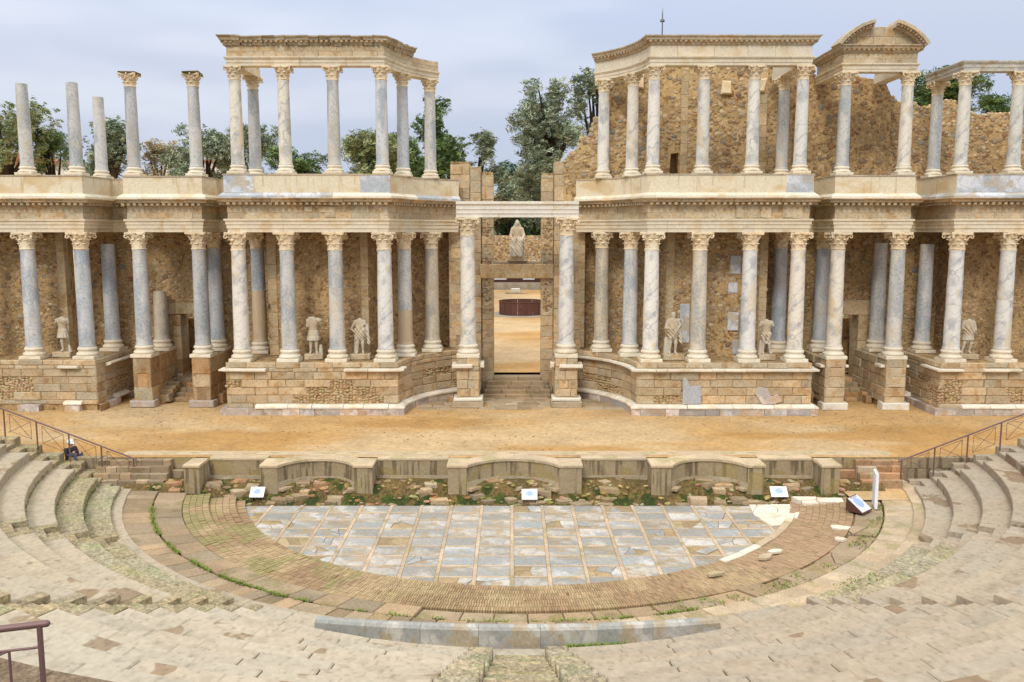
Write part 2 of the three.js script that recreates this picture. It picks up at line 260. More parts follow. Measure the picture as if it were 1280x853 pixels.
// closed profile [(out, y)] swept along a plan path with mitred corners
function sweep(path, prof) {
  const g = new GB(); const rings = []; let A = 0; for (let i = 0; i < prof.length; i++) { const a = prof[i], b = prof[(i + 1) % prof.length]; A += a[0] * b[1] - b[0] * a[1]; } if (A < 0) prof = prof.slice().reverse();
  const offs = prof.map(q => offsetPath(path, q[0])); const ss = [0]; for (let i = 1; i < path.length; i++) ss.push(ss[i - 1] + Math.hypot(path[i][0] - path[i - 1][0], path[i][1] - path[i - 1][1]));
  const ps = [0]; for (let j = 0; j < prof.length; j++) { const a = prof[j], b = prof[(j + 1) % prof.length]; ps.push(ps[j] + Math.hypot(a[0] - b[0], a[1] - b[1])); }
  const P = (i, j) => [offs[j][i][0], prof[j][1], offs[j][i][1]]; const ou = rnd() * 6, ov = rnd() * 6; const n = prof.length;
  for (let i = 0; i < path.length - 1; i++) for (let j = 0; j < n; j++) { const k = (j + 1) % n; g.quad(P(i, j), P(i, k), P(i + 1, k), P(i + 1, j), [ou + ss[i], ov + ps[j]], [ou + ss[i], ov + ps[j + 1]], [ou + ss[i + 1], ov + ps[j + 1]], [ou + ss[i + 1], ov + ps[j]]); }
  const tr = THREE.ShapeUtils.triangulateShape(prof.map(q => new THREE.Vector2(q[0], q[1])), []);
  for (const t of tr) { const f = i => t.map(j => P(i, j)); const uv = t.map(j => [ou + prof[j][0], ov + prof[j][1]]); const a = f(0), b = f(path.length - 1); g.tri(a[0], a[1], a[2], ...uv); g.tri(b[0], b[2], b[1], uv[0], uv[2], uv[1]); }
  return g.geo();
}
function wear(g, amp) { const p = g.attributes.position; const o = 40 + rnd() * 40; for (let i = 0; i < p.count; i++) { const x = p.getX(i), y = p.getY(i), z = p.getZ(i); p.setXYZ(i, x + amp * 2 * (fbm(x * 2.3 + o, y * 5 + z * 2 + o, 2) - 0.5), y + amp * 2 * (fbm(y * 5 + o + 9, x * 2.1 - z * 2 + o + 40, 2) - 0.5), z + amp * 2 * (fbm(z * 2.3 + o + 3, y * 5 + x * 2 + o + 60, 2) - 0.5)); } g.computeVertexNormals(); return g; }
function sweepBlocks(parent, name, path, prof, mats, lo, hi, gap = 0.012, jit = 0.008, keep = null, worn = 0) {
  const L = pathLen(path); let s = 0;
  while (s < L - 0.05) { let l = rr(lo, hi); if (L - s - l < lo * 0.6) l = L - s; const e = s + l; if (!keep || keep((s + e) / 2, path)) { const j = rr(-jit, jit); let g = sweep(slicePath(path, s + gap / 2, e - gap / 2), prof.map(q => [q[0] + j, q[1]])); if (worn) g = wear(g, worn); mesh(name, g, pick(mats), parent); } s = e; }
}
function fillPoly(pts, y0, y1) { const s = new THREE.Shape(pts.map(p => new THREE.Vector2(p[0], -p[1]))); const g = new THREE.ExtrudeGeometry(s, { depth: y1 - y0, bevelEnabled: false }); g.rotateX(-Math.PI / 2); g.translate(0, y0, 0); return boxUV(g); }
// rubble patches of small stones: instanced irregular lumps pressed into a face
const lumpGeo = [0, 1, 2].map(k => { const g = new THREE.IcosahedronGeometry(1, 0).toNonIndexed(); const q = mulberry(50 + k); const m = {}; const p = g.attributes.position; for (let i = 0; i < p.count; i++) { const key = [p.getX(i), p.getY(i), p.getZ(i)].map(v => v.toFixed(2)).join(); m[key] ??= 0.72 + 0.5 * q(); p.setXYZ(i, p.getX(i) * m[key], p.getY(i) * m[key], p.getZ(i) * m[key]); } g.computeVertexNormals(); return boxUV(g, 0.4); });
const rubbleCols = [[0.26, 0.17, 0.11], [0.34, 0.22, 0.13], [0.44, 0.31, 0.18], [0.40, 0.32, 0.22], [0.36, 0.33, 0.28], [0.28, 0.27, 0.25], [0.54, 0.42, 0.26], [0.60, 0.48, 0.31], [0.42, 0.26, 0.16], [0.66, 0.55, 0.38], [0.58, 0.47, 0.32], [0.64, 0.52, 0.35], [0.50, 0.40, 0.27]];
const _m = new THREE.Matrix4(), _q = new THREE.Quaternion(), _c = new THREE.Color();
function lumps(parent, list, name = 'rubble_stones', mat = M.stoneInst) {        // list of {p:[x,y,z], n:[nx,nz], s:[a,b,d], r, c}
  if (!list.length) return; const im = new THREE.InstancedMesh(lumpGeo[Math.floor(rnd() * 3)], mat, list.length); im.name = name; im.castShadow = im.receiveShadow = true;
  list.forEach((e, i) => { _q.setFromEuler(new THREE.Euler(0, Math.atan2(e.n[0], e.n[1]), 0)).multiply(new THREE.Quaternion().setFromEuler(new THREE.Euler(0, 0, e.r || 0))); _m.compose(new THREE.Vector3(...e.p), _q, new THREE.Vector3(...e.s)); im.setMatrixAt(i, _m); im.setColorAt(i, _c.setRGB(...e.c)); });
  stuff(im); parent.add(im); return im;
}
function rubbleFace(path, y0f, y1f, spacing, sizes, cols, skip) {                // scatter over a wall face given by a plan path
  const out = []; const L = pathLen(path); const cellY = spacing;
  for (let s = spacing * 0.5; s < L; s += spacing) {
    const pt = slicePath(path, Math.max(0, s - 0.01), s + 0.01); if (pt.length < 2) continue; const n = segN(pt[0], pt[1]); const t = [n[1], -n[0]];
    const yb = typeof y0f === 'function' ? y0f(pt[0][0]) : y0f, ye = typeof y1f === 'function' ? y1f(pt[0][0]) : y1f;
    for (let y = yb + cellY * 0.5; y < ye; y += cellY) {
      const bare = fbm(pt[0][0] * 0.7 + 60, y * 0.7 + pt[0][1] * 0.5 + 90, 3); if (rnd() < (bare > 0.60 ? 0.6 : 0.08)) continue; const js = rr(-0.42, 0.42) * spacing, jy = rr(-0.42, 0.42) * spacing; const x = pt[0][0] + t[0] * js, z = pt[0][1] + t[1] * js, yy = y + jy; if (yy < yb + 0.05 || yy > ye - 0.05) continue; if (skip && skip(x, yy, z)) continue;
      let k = rr(sizes[0] * 0.75, sizes[1]) * (0.75 + 0.7 * fbm(x * 1.1 + 20, yy * 1.1 + 30, 2)); if (rnd() < 0.1) k *= 1.5; const c = pick(cols), b = rr(0.8, 1.25);
      out.push({ p: [x + n[0] * 0.0, yy, z + n[1] * 0.0], n, s: [k * rr(0.9, 1.4), k * rr(0.6, 1.0), 0.035 + 0.03 * rnd()], r: rr(-0.5, 0.5), c: c.map(v => v * b) });
    }
  }
  return out;
}
const arcPath = (cx, cz, R, a0, a1, n) => [...Array(n + 1)].map((_, i) => { const a = (a0 + (a1 - a0) * i / n) * Math.PI / 180; return [cx + R * Math.sin(a), cz - R * Math.cos(a)]; });
// coursed ashlar on a plan path: every block is a part
function ashlar(parent, path, ys, mats, o = {}) {
  const name = o.name || 'stone_block'; const small = [];
  for (let k = 0; k < ys.length - 1; k++) {
    for (let i = 0; i < path.length - 1; i++) {
      // merge tiny path segments (curves) into chords of about a block length
      let j = i + 1; const a = path[i]; let l = Math.hypot(path[j][0] - a[0], path[j][1] - a[1]);
      while (j < path.length - 1 && l < 0.75 && o.curve && Math.hypot(path[j + 1][0] - path[j][0], path[j + 1][1] - path[j][1]) < 0.75) { j++; l = Math.hypot(path[j][0] - a[0], path[j][1] - a[1]); }
      const b = path[j]; i = j - 1; const U = [(b[0] - a[0]) / l, 0, (b[1] - a[1]) / l], n = segN(a, b), N = [n[0], 0, n[1]]; let s = 0;
      while (s < l - 0.02) {
        let w = rr(o.lo || 0.7, o.hi || 1.35); if (l - s - w < (o.lo || 0.7) * 0.6) w = l - s; const e = s + w; const y0 = ys[k], y1 = ys[k + 1];
        const mx = a[0] + U[0] * (s + e) / 2, mz = a[1] + U[2] * (s + e) / 2, my = (y0 + y1) / 2;
        if (o.skip && o.skip(mx, my, mz)) { s = e; continue; }
        if (o.rub && o.rub(mx, my, mz)) {
          for (let q = s + 0.05; q < e; q += rr(0.10, 0.2)) for (let y = y0 + rr(0.03, 0.08); y < y1; y += rr(0.09, 0.16)) small.push({ p: [a[0] + U[0] * (q + rr(-0.03, 0.03)) - n[0] * 0.05, y + rr(-0.02, 0.02), a[1] + U[2] * (q + rr(-0.03, 0.03)) - n[1] * 0.05], n, s: [rr(0.06, 0.13), rr(0.045, 0.085), 0.06], r: rr(-0.6, 0.6), c: pick([[0.62, 0.49, 0.31], [0.68, 0.55, 0.36], [0.55, 0.42, 0.26], [0.64, 0.52, 0.34], [0.52, 0.36, 0.22]]).map(v => v * rr(0.9, 1.08)) });
        } else {
          const g = 0.007, J = () => rr(-0.014, 0.014), d = rr(-0.025, 0.025) + (o.out || 0);
          const gb = new GB(); slabInto(gb, [a[0], 0, a[1]], U, [0, 1, 0], N, [[s + g + J() * 0.5, y0 + g * 0.8 + J() * 0.5], [e - g + J() * 0.5, y0 + g * 0.8 + J() * 0.5], [e - g + J() * 0.5, y1 - g * 0.8 + J() * 0.5], [s + g + J() * 0.5, y1 - g * 0.8 + J() * 0.5]], -(o.depth || 0.2), d, rr(0.015, 0.04));
          mesh(name, wear(gb.geo(), 0.014), pick(mats), parent);
        }
        s = e;
      }
    }
  }
  if (small.length) lumps(parent, small, 'small_stones');
}

// ------------------------------------------------------------------ the ground
const flat = (name, pts, y, mat, label, cat, holes = []) => {
  const s = new THREE.Shape(pts.map(p => new THREE.Vector2(p[0], -p[1]))); for (const h of holes) s.holes.push(new THREE.Path(h.map(p => new THREE.Vector2(p[0], -p[1]))));
  const g = new THREE.ShapeGeometry(s); g.rotateX(-Math.PI / 2); g.translate(0, y, 0); const m = mesh(numbered(name), boxUV(g), mat, scene); m.userData = { label, category: cat, kind: 'structure' }; return m;
};
flat('ground', [[-2500, -2500], [2500, -2500], [2500, 2500], [-2500, 2500]], -0.03, M.ground, 'dull earth and grass land round the theatre', 'ground', [[[-46, -33.5], [46, -33.5], [46, 42], [-46, 42]]]);
const SAND_Y = 0;
{ // stage floor: gently uneven sand
  const g = new THREE.PlaneGeometry(92, 14, 184, 28); g.rotateX(-Math.PI / 2); g.translate(0, 0, -38.62); const p = g.attributes.position;
  for (let i = 0; i < p.count; i++) { const x = p.getX(i), z = p.getZ(i); p.setY(i, 0.05 * (fbm(x * 0.35 + 40, z * 0.35 + 60, 4) - 0.5) + (z > -31.75 ? -0.02 : 0) - 0.30 * sstep(-33.0, -32.3, z) * sstep(-15.2, -15.9, x)); } g.computeVertexNormals();
  const u = g.attributes.uv; for (let i = 0; i < p.count; i++) u.setXY(i, p.getX(i) + 30, p.getZ(i) + 45);
  const m = mesh('sand_stage_floor', g, M.sand, scene); m.userData = { label: 'ochre sand floor of the stage in front of the columns', category: 'ground', kind: 'structure' };
}
flat('orchestra_earth', [[-46, -31.9], [46, -31.9], [46, 42], [-46, 42]], -1.32, M.earth, 'mossy earth bed round the marble pavement', 'ground');
// courtyard behind the stage building, on a higher level
flat('courtyard_ground', [[-90, -45.6], [90, -45.6], [90, -118], [-90, -118]], 0.9, M.court, 'pale sandy courtyard seen through the central doorway', 'ground');
flat('side_yard', [[14.6, -31.55], [11.9, -31.55], [11.9, -29.4], [14.6, -29.4]], -0.95, M.sand, 'sand patch beside the pale flagstones and brick steps', 'ground');

// ------------------------------------------------------------------ orchestra: marble pavement, brick steps, flagstones
const OX = 0.2, OZ = -32.5, OY = -1.25;
const circ = R => [...Array(120)].map((_, i) => { const a = i / 120 * Math.PI * 2; return [OX + R * Math.sin(a), OZ + R * Math.cos(a)]; });
function clipConvex(poly, clip) {
  let out = poly; let A = 0; for (let i = 0; i < clip.length; i++) { const a = clip[i], b = clip[(i + 1) % clip.length]; A += a[0] * b[1] - b[0] * a[1]; } const sg = A > 0 ? 1 : -1;
  for (let i = 0; i < clip.length && out.length; i++) {
    const a = clip[i], b = clip[(i + 1) % clip.length]; const side = p => sg * ((b[0] - a[0]) * (p[1] - a[1]) - (b[1] - a[1]) * (p[0] - a[0])); const inp = out; out = [];
    for (let j = 0; j < inp.length; j++) { const p = inp[j], q = inp[(j + 1) % inp.length], sp = side(p), sq = side(q); if (sp >= 0) out.push(p); if ((sp >= 0) !== (sq >= 0)) { const t = sp / (sp - sq); out.push([p[0] + (q[0] - p[0]) * t, p[1] + (q[1] - p[1]) * t]); } }
  }
  return out.filter((p, i) => { const q = out[(i + 1) % out.length]; return Math.hypot(p[0] - q[0], p[1] - q[1]) > 0.01; });
}
const area = p => { let A = 0; for (let i = 0; i < p.length; i++) { const a = p[i], b = p[(i + 1) % p.length]; A += a[0] * b[1] - b[0] * a[1]; } return Math.abs(A / 2); };
function shards(poly, n) {                                        // voronoi split of a convex polygon
  const xs = poly.map(p => p[0]), ys = poly.map(p => p[1]); const x0 = Math.min(...xs), x1 = Math.max(...xs), y0 = Math.min(...ys), y1 = Math.max(...ys);
  const pts = [...Array(n)].map(() => [rr(x0, x1), rr(y0, y1)]);
  return pts.map((p, i) => { let c = poly; pts.forEach((q, j) => { if (i === j || !c.length) return; const mx = (p[0] + q[0]) / 2, my = (p[1] + q[1]) / 2, dx = q[0] - p[0], dy = q[1] - p[1], l = Math.hypot(dx, dy); const side = r => -((r[0] - mx) * dx + (r[1] - my) * dy) / l - 0.009; const inp = c; c = []; for (let k = 0; k < inp.length; k++) { const a = inp[k], b = inp[(k + 1) % inp.length], sa = side(a), sb = side(b); if (sa >= 0) c.push(a); if ((sa >= 0) !== (sb >= 0)) { const t = sa / (sa - sb); c.push([a[0] + (b[0] - a[0]) * t, a[1] + (b[1] - a[1]) * t]); } } }); return c; }).filter(c => c.length > 2 && area(c) > 0.004);
}
{
  const P = struct('orchestra_pavement', 'half round floor of grey marble panels framed by pink bands', 'pavement');
  const clip = circ(10.02).filter(p => p[1] > OZ + 2.0); // lower part of the circle, closed by the straight edge
  const SX = 1.055, SZ = 0.80, zTop = -29.75;
  mesh('bedding', floorSlab(clip.map(p => [p[0], Math.max(p[1], zTop)]), OY - 0.2, OY - 0.03, 0.005), M.tileEarth[0], P);
  for (let i = -10; i <= 10; i++) {
    for (let j = 0; j < 11; j++) {
      const x0 = OX - 0.2 + i * SX + 0.06, x1 = x0 + SX - 0.12, z0 = zTop + j * SZ + 0.06, z1 = z0 + SZ - 0.12; let poly = clipConvex([[x0, z0], [x1, z0], [x1, z1], [x0, z1]], clip); if (poly.length < 3 || area(poly) < 0.03) continue;
      const h = rnd(); const dy = rr(-0.008, 0.008);
      if (h < 0.56) mesh('marble_tile', floorSlab(poly, OY - 0.08, OY + dy, 0.008), pick(M.tileGrey), P);
      else if (h < 0.72) mesh('marble_tile', floorSlab(poly, OY - 0.08, OY + dy, 0.008), pick(M.tileWhite), P);
      else { const bare = rnd(); for (const q of shards(poly, 3 + Math.floor(rnd() * 4))) { const e = rnd(); if (e < 0.2 || (bare < 0.3 && e < 0.75)) { mesh('bare_bed', floorSlab(q, OY - 0.08, OY - 0.02 + rr(-0.006, 0.006), 0.006), pick(M.tileEarth), P); } else mesh('tile_shard', floorSlab(q, OY - 0.08, OY + rr(-0.012, 0.01), 0.006), pick(rnd() < 0.72 ? M.tileWhite : M.tileGrey), P); } }
    }
    const xb = OX - 0.2 + i * SX; for (let j = 0; j < 6; j++) { const a = zTop + j * 1.4, b = a + 1.385; const poly = clipConvex([[xb - 0.056, a], [xb + 0.056, a], [xb + 0.056, b], [xb - 0.056, b]], clip); if (poly.length > 2 && area(poly) > 0.01) mesh('border_strip', floorSlab(poly, OY - 0.08, OY + 0.004 + rr(-0.004, 0.004), 0.006), pick(M.band), P); }
  }
  for (let j = 0; j < 11; j++) { const zb = zTop + j * SZ; for (let i = -10; i <= 10; i++) { const x0 = OX - 0.2 + i * SX + 0.066, x1 = x0 + SX - 0.132; const poly = clipConvex([[x0, zb - 0.05], [x1, zb - 0.05], [x1, zb + 0.05], [x0, zb + 0.05]], clip); if (poly.length > 2 && area(poly) > 0.01 && zb > zTop + 0.01) mesh('border_strip', floorSlab(poly, OY - 0.08, OY + 0.003 + rr(-0.004, 0.004), 0.006), pick(M.band), P); } }
}
// three low steps of radial bricks (too small to pick apart: instanced), each a ring with its own bed
{
  const P = struct('brick_steps_ring', 'curved low steps of narrow radial bricks round the marble floor', 'steps');
  const rings = [[9.98, 10.30, -1.16, 0.0], [10.30, 11.18, -1.06, 1], [11.18, 12.02, -0.95, 2]];
  const bg = new THREE.BoxGeometry(1, 1, 1);
  const aMax = R => 90 - Math.asin(2.55 / R) * 180 / Math.PI;
  const lev = (R, a, y) => { const e = sstep(5, 40, a); return y - (y - (-1.20 + (R - 10) * 0.09)) * e; };   // worn down to a slope on the side of the white slabs
  const mats = [], cols = [];
  for (const [r0, r1, y] of rings) {
    const am = aMax(r1); const rows = Math.max(1, Math.round((r1 - r0) / 0.235)); const dr = (r1 - r0) / rows;
    for (let k = 0; k < rows; k++) { const R = r0 + (k + 0.5) * dr; const n = Math.round(R * 2 * am * Math.PI / 180 / 0.066); for (let i = 0; i < n; i++) { const a = (-am + 2 * am * (i + 0.5) / n); const ar = a * Math.PI / 180; const yy = lev(R, a, y) + rr(-0.006, 0.006); const x = OX + R * Math.sin(ar), z = OZ + R * Math.cos(ar);
      if (rnd() < 0.012) continue;
      _q.setFromEuler(new THREE.Euler(0, ar, 0)); _m.compose(new THREE.Vector3(x, yy - 0.06, z), _q, new THREE.Vector3(0.052, 0.12, dr - 0.014)); mats.push(_m.clone());
      const nz = fbm(x * 0.9 + 30, z * 0.9 + 50, 3); let c = mix3([0.42, 0.31, 0.175], [0.33, 0.22, 0.125], sstep(0.4, 0.65, nz)); c = mix3(c, [0.40, 0.265, 0.165], sstep(10, 50, a) * 0.8); const mo = sstep(0.42, 0.60, fbm(x * 1.3 + 9, z * 1.3 + 71, 4)) * (a < -25 ? 0.75 : 0.2); c = mix3(c, [0.27, 0.25, 0.10], mo); const b = rr(0.8, 1.2); cols.push(c.map(v => v * b)); } }
  }
  const im = new THREE.InstancedMesh(bg, M.brick, mats.length); im.name = 'bricks'; im.castShadow = im.receiveShadow = true; mats.forEach((m, i) => { im.setMatrixAt(i, m); im.setColorAt(i, _c.setRGB(...cols[i])); }); stuff(im); P.add(im);
  // mortar bed under the bricks
  const g = new GB(); for (const [r0, r1, y] of rings) { const am = aMax(r1), n = 80; for (let i = 0; i < n; i++) { const a0 = -am + 2 * am * i / n, a1 = -am + 2 * am * (i + 1) / n; const q = (R, a, dy) => [OX + R * Math.sin(a * Math.PI / 180), lev(R, a, y) + dy, OZ + R * Math.cos(a * Math.PI / 180)]; g.quad(q(r0, a0, -0.025), q(r1, a0, -0.025), q(r1, a1, -0.025), q(r0, a1, -0.025), [r0, a0 * 0.2], [r1, a0 * 0.2], [r1, a1 * 0.2], [r0, a1 * 0.2]); g.quad(q(r0, a0, -0.3), q(r0, a0, -0.025), q(r0, a1, -0.025), q(r0, a1, -0.3), [r0, a0 * 0.2], [r1, a0 * 0.2], [r1, a1 * 0.2], [r0, a1 * 0.2]); } }
  mesh('mortar_bed', g.geo(), M.coreDark, P);
}
// flagstones between the bricks and the low wall: inner ring and outer ring
const CX = 0.2, CZ = -33.54;                                       // centre of the seating
const bulge = a => { const t = Math.abs(a) / 25.4; return t < 1 ? 0.62 * (1 - t * t) : 0; };   // the middle rows are set a little deeper
const pol = (cx, cz, R, a) => [cx + R * Math.sin(a * Math.PI / 180), cz + R * Math.cos(a * Math.PI / 180)];
{
  const P = struct('flagstone_walk', 'curved walk of worn flagstones between bricks and low wall', 'pavement');
  const FY = -0.93; let a = -79; { const o = [], q = []; for (let i = 0; i <= 40; i++) { const t = -80 + 160 * i / 40; o.push(pol(CX, CZ, 14.4, t * 0.97)); q.push(pol(OX, OZ, 11.9, t * 0.98)); } mesh('bedding', fillPoly([...o, ...q.reverse()], -1.32, FY - 0.13), M.earth, P); }
  while (a < 76) { const w = rr(3.2, 5.2); const e = Math.min(76, a + w); const right = a > 12; const rIn = 12.04 + (right ? rr(-0.02, 0.10) : 0);
    const pts = [pol(OX, OZ, rIn, a + 0.06), pol(OX, OZ, rIn, e - 0.06), pol(0.2, -33.0, 13.12, (e - 0.06) * 0.985), pol(0.2, -33.0, 13.12, (a + 0.06) * 0.985)];
    const dy = right ? rr(-0.10, -0.03) : (a > -14 && a < 12 ? -0.08 : rr(-0.01, 0.015));
    if (right && rnd() < 0.35) { for (const q of shards(pts, 4)) mesh('flagstone', floorSlab(q, FY - 0.3, FY + dy + rr(-0.03, 0.02), 0.015), pick(M.flagOld), P); }
    else mesh('flagstone', floorSlab(pts, FY - 0.3, FY + dy, 0.018), pick(a < -40 ? M.flagOld.slice(0, 5) : M.flagOld.slice(2)), P); a = e; }
  a = -80; while (a < 79) { const w = a < -14 ? rr(1.9, 2.6) : rr(2.2, 3.4); const e = Math.min(79, a + w); const right = a > 8;
    const pts = [pol(0.2, -33.0, 13.17, (a + 0.05) * 0.985), pol(0.2, -33.0, 13.17, (e - 0.05) * 0.985), pol(CX, CZ, 14.28, (e - 0.05) * 0.97), pol(CX, CZ, 14.28, (a + 0.05) * 0.97)];
    mesh('flagstone', floorSlab(pts, FY - 0.3, FY + (right ? rr(-0.035, -0.02) : rr(-0.02, 0.012)), 0.015), right ? pick(M.flagPale) : pick(M.flagOld), P); a = e; }
}
// ------------------------------------------------------------------ seating: low wall, wedges of seat slabs, stairways
const R1 = 14.6, DR = 0.785, Y1 = -0.75, DH = 0.311, ZE = -30.43;
const rowR = k => R1 + DR * (k - 1), rowY = k => Y1 + DH * (k - 1);
const NROW = 18;
const edgeA = (R, z) => Math.acos(clamp((z - CZ) / R, -1, 1)) * 180 / Math.PI;
{
  const W = thing('low_curved_wall', 'low curved stone wall between the flagstones and the first seat row', 'wall');
  let a = -83; while (a < 82) { const e = Math.min(82, a + rr(4, 7)); mesh('stone_block', floorSlab([pol(CX, CZ, 14.26, a + 0.03), pol(CX, CZ, 14.26, e - 0.03), pol(CX, CZ, 14.66, e - 0.03), pol(CX, CZ, 14.66, a + 0.03)], -1.3, -0.885 + rr(-0.006, 0.006), 0.02), pick(a > 0 ? M.flagPale : M.seatCream.slice(0, 3)), W); a = e; }
}
const wedgeMat = (k, side, mid) => k <= 2 ? (side < 0 ? (mid === 2 ? M.seatWhite : M.seatDark) : (mid === 1 ? M.pebbleGrey : M.seatGrey)) : k >= 12 && side < 0 && mid === 2 ? M.curb : side < 0 ? (mid === 2 ? M.seatWhite : M.seatCream) : M.seatGrey;
function wedge(label, side, mid, aOut, aIn) {                       // aOut(R) and aIn in degrees from the axis
  const W = thing('seat_wedge', label, 'stone seats', 'wedges of stone seat rows');
  for (let k = 1; k <= NROW; k++) {
    const r0 = rowR(k), r1 = rowR(k + 1) + 0.12, y = rowY(k), yb = rowY(k - 1) - 0.25; UVFIX = k + mid * 20 + (side > 0 ? 7 : 0); const A0 = aOut(r0), A1 = aIn; let a = A1; const set = wedgeMat(k, side, mid), mo = (k * 3 + mid) % 3, mats = set.slice(mo, mo + 3).length > 1 ? set.slice(mo, mo + 3) : set;
    while (a < A0 - 0.05) { let w = rr(1.3, 2.9) / r0 * 57.3; if (A0 - a - w < 2.6) w = A0 - a; const e = a + w; const eo = Math.abs(e - A0) < 1e-6 ? aOut(r1) : e; const g = 0.035;
      const nseg = Math.max(1, Math.round((e - a) / 4)); const inner = [], outer = []; for (let q = 0; q <= nseg; q++) { const t = q / nseg; const ai = a + g + (e - g - a - g) * t, ao = a + g + (eo - g - a - g) * t; inner.push(pol(CX, CZ, r0 + (k > 1 ? bulge(ai) : 0), side * ai)); outer.push(pol(CX, CZ, r1 + bulge(ao), side * ao)); }
      const dy = rr(-0.007, 0.007);
      const gb = new GB(); const pts = [...inner, ...outer.reverse()];
      if (nseg === 1) slabInto(gb, [0, 0, 0], ...UP, pts.map(p => [p[0], -p[1]]), yb, y + dy, 0.028); else for (let q = 0; q < nseg; q++) slabInto(gb, [0, 0, 0], ...UP, [inner[q], inner[q + 1], outer[nseg - q - 1], outer[nseg - q]].map(p => [p[0], -p[1]]), yb, y + dy, 0.02);
      mesh('seat_slab', gb.geo(), pick(mats), W); a = e; }
  }
  return W;
}
const WALLN = ['beside the rail with the white-capped person', 'beside the rail with the brick steps'];
wedge('stone seat rows beside the handrail near the white-capped person', -1, 0, R => edgeA(R, ZE), 56.6);
wedge('cream and dark concrete seat rows joining the bricks-and-moss side walk', -1, 1, () => 51.3, 30.3);
wedge('whitish pitted seat rows behind one end of the grey parapet', -1, 2, () => 25.4, 3.95);
wedge('greyish rain-stained seat rows behind the other end of the parapet', 1, 2, () => 25.4, 3.5);
wedge('greyish seat rows with brown puddle stains above the pale flagstones', 1, 1, () => 51.3, 30.3);
wedge('greyish seat rows beside the handrail near the brick steps', 1, 0, R => edgeA(R, ZE), 56.6);
UVFIX = false;
function stair(label, side, a0, a1, c) {                            // a0 < a1 degrees; cheek blocks and two steps for each row
  const S = thing('stairway', label, 'stairs', 'stairways between the seat wedges');
  for (let k = 1; k <= NROW; k++) {
    const r0 = rowR(k), rm = r0 + DR * 0.52, r1 = rowR(k + 1) + 0.1, y = rowY(k), yb = rowY(k - 1) - 0.3; const g = 0.04;
    const sec = (b0, b1, q0, q1, h, mats, nm) => mesh(nm, floorSlab([pol(CX, CZ, q0, side * (b0 + g)), pol(CX, CZ, q0, side * (b1 - g)), pol(CX, CZ, q1, side * (b1 - g)), pol(CX, CZ, q1, side * (b0 + g))], yb, h + rr(-0.006, 0.006), 0.015), pick(mats), S);
    const n0 = a0 + (a1 - a0) * c[0], n1 = a0 + (a1 - a0) * c[1]; const cm = side > 0 ? M.seatGrey : M.concrete;
    if (c[0] > 0.02) sec(a0, n0, r0, r1, y, cm, 'cheek_block'); if (c[1] < 0.98) sec(n1, a1, r0, r1, y, cm, 'cheek_block');
    sec(n0, n1, r0, rm, y - DH * 0.52, cm, 'step'); sec(n0, n1, rm, r1, y, cm, 'step');
  }
}
stair('radial stairs between handrail wedge and moss-side wedge of seats', -1, 51.3, 56.6, [0.22, 0.80]);
stair('radial stairs climbing beside the whitish seat rows', -1, 25.4, 30.3, [0.24, 0.80]);
stair('radial stairs climbing beside the puddle-stained grey seat rows', 1, 25.4, 30.3, [0.24, 0.80]);
stair('radial stairs between grey handrail wedge and puddle-stained wedge', 1, 51.3, 56.6, [0.22, 0.80]);
{ // central stairs with rough blocks either side
  const S = thing('stairway', 'central stairs with rough conglomerate blocks, behind the grey parapet', 'stairs', 'stairways between the seat wedges');
  for (let k = 2; k <= NROW; k++) { const r0 = rowR(k) + 0.6, r1 = rowR(k + 1) + 0.72, y = rowY(k), yb = rowY(k - 1) - 0.3; const q = (a0, a1, ra, rb, h, mats, nm) => mesh(nm, floorSlab([pol(CX, CZ, ra, a0), pol(CX, CZ, ra, a1), pol(CX, CZ, rb, a1), pol(CX, CZ, rb, a0)], yb, h, 0.02), pick(mats), S);
    q(-3.9, -2.1 + rr(-0.1, 0.1), r0, r1, y + 0.02 + rr(-0.02, 0.02), M.pebbleGrey, 'cheek_block'); q(1.8 + rr(-0.1, 0.1), 3.46, r0, r1, y + 0.02 + rr(-0.02, 0.02), M.pebbleGrey, 'cheek_block');
    q(-2.0, 1.75, r0, r0 + 0.4, y - 0.16, M.concrete, 'step'); q(-2.0, 1.75, r0 + 0.41, r1, y, M.concrete, 'step'); }
  mesh('landing_slab', floorSlab([pol(CX, CZ, 15.5, -4.3), pol(CX, CZ, 15.5, 3.8), pol(CX, CZ, 16.1, 3.8), pol(CX, CZ, 16.1, -4.3)], -1.0, -0.72, 0.02), M.seatWhite[2], S);
}
function edgeStair(side, zo, label) {                               // straight stairs along the stage side, next to the rails
  const S = thing('stairway', label, 'stairs', 'stairways between the seat wedges');
  const X = (R, z) => CX + side * Math.sqrt(Math.max(0.01, R * R - (z - CZ) * (z - CZ)));
  for (let k = 1; k <= NROW; k++) { const r0 = rowR(k), rm = r0 + DR * 0.5, r1 = rowR(k + 1) + 0.1, y = rowY(k), zi = ZE - 0.012, zm = ZE - 0.66;
    const q = (ra, rb, za, zb, h, nm) => mesh(nm, floorSlab([[X(ra, za), za], [X(ra, zb), zb], [X(rb, zb), zb], [X(rb, za), za]], Math.min(-1.3, rowY(k) - 1.4), h + rr(-0.005, 0.005), 0.015), pick(side < 0 ? M.concrete : M.seatGrey), S);
    q(r0, rm, zi, zm, y - DH * 0.5, 'step'); q(rm, r1, zi, zm, y, 'step'); q(r0, r1, zm - 0.012, zo, y, 'cheek_block'); }
}
edgeStair(-1, -31.6, 'straight stairs under the handrail near the white-capped person'); edgeStair(1, -31.35, 'straight stairs under the handrail near the brick steps');
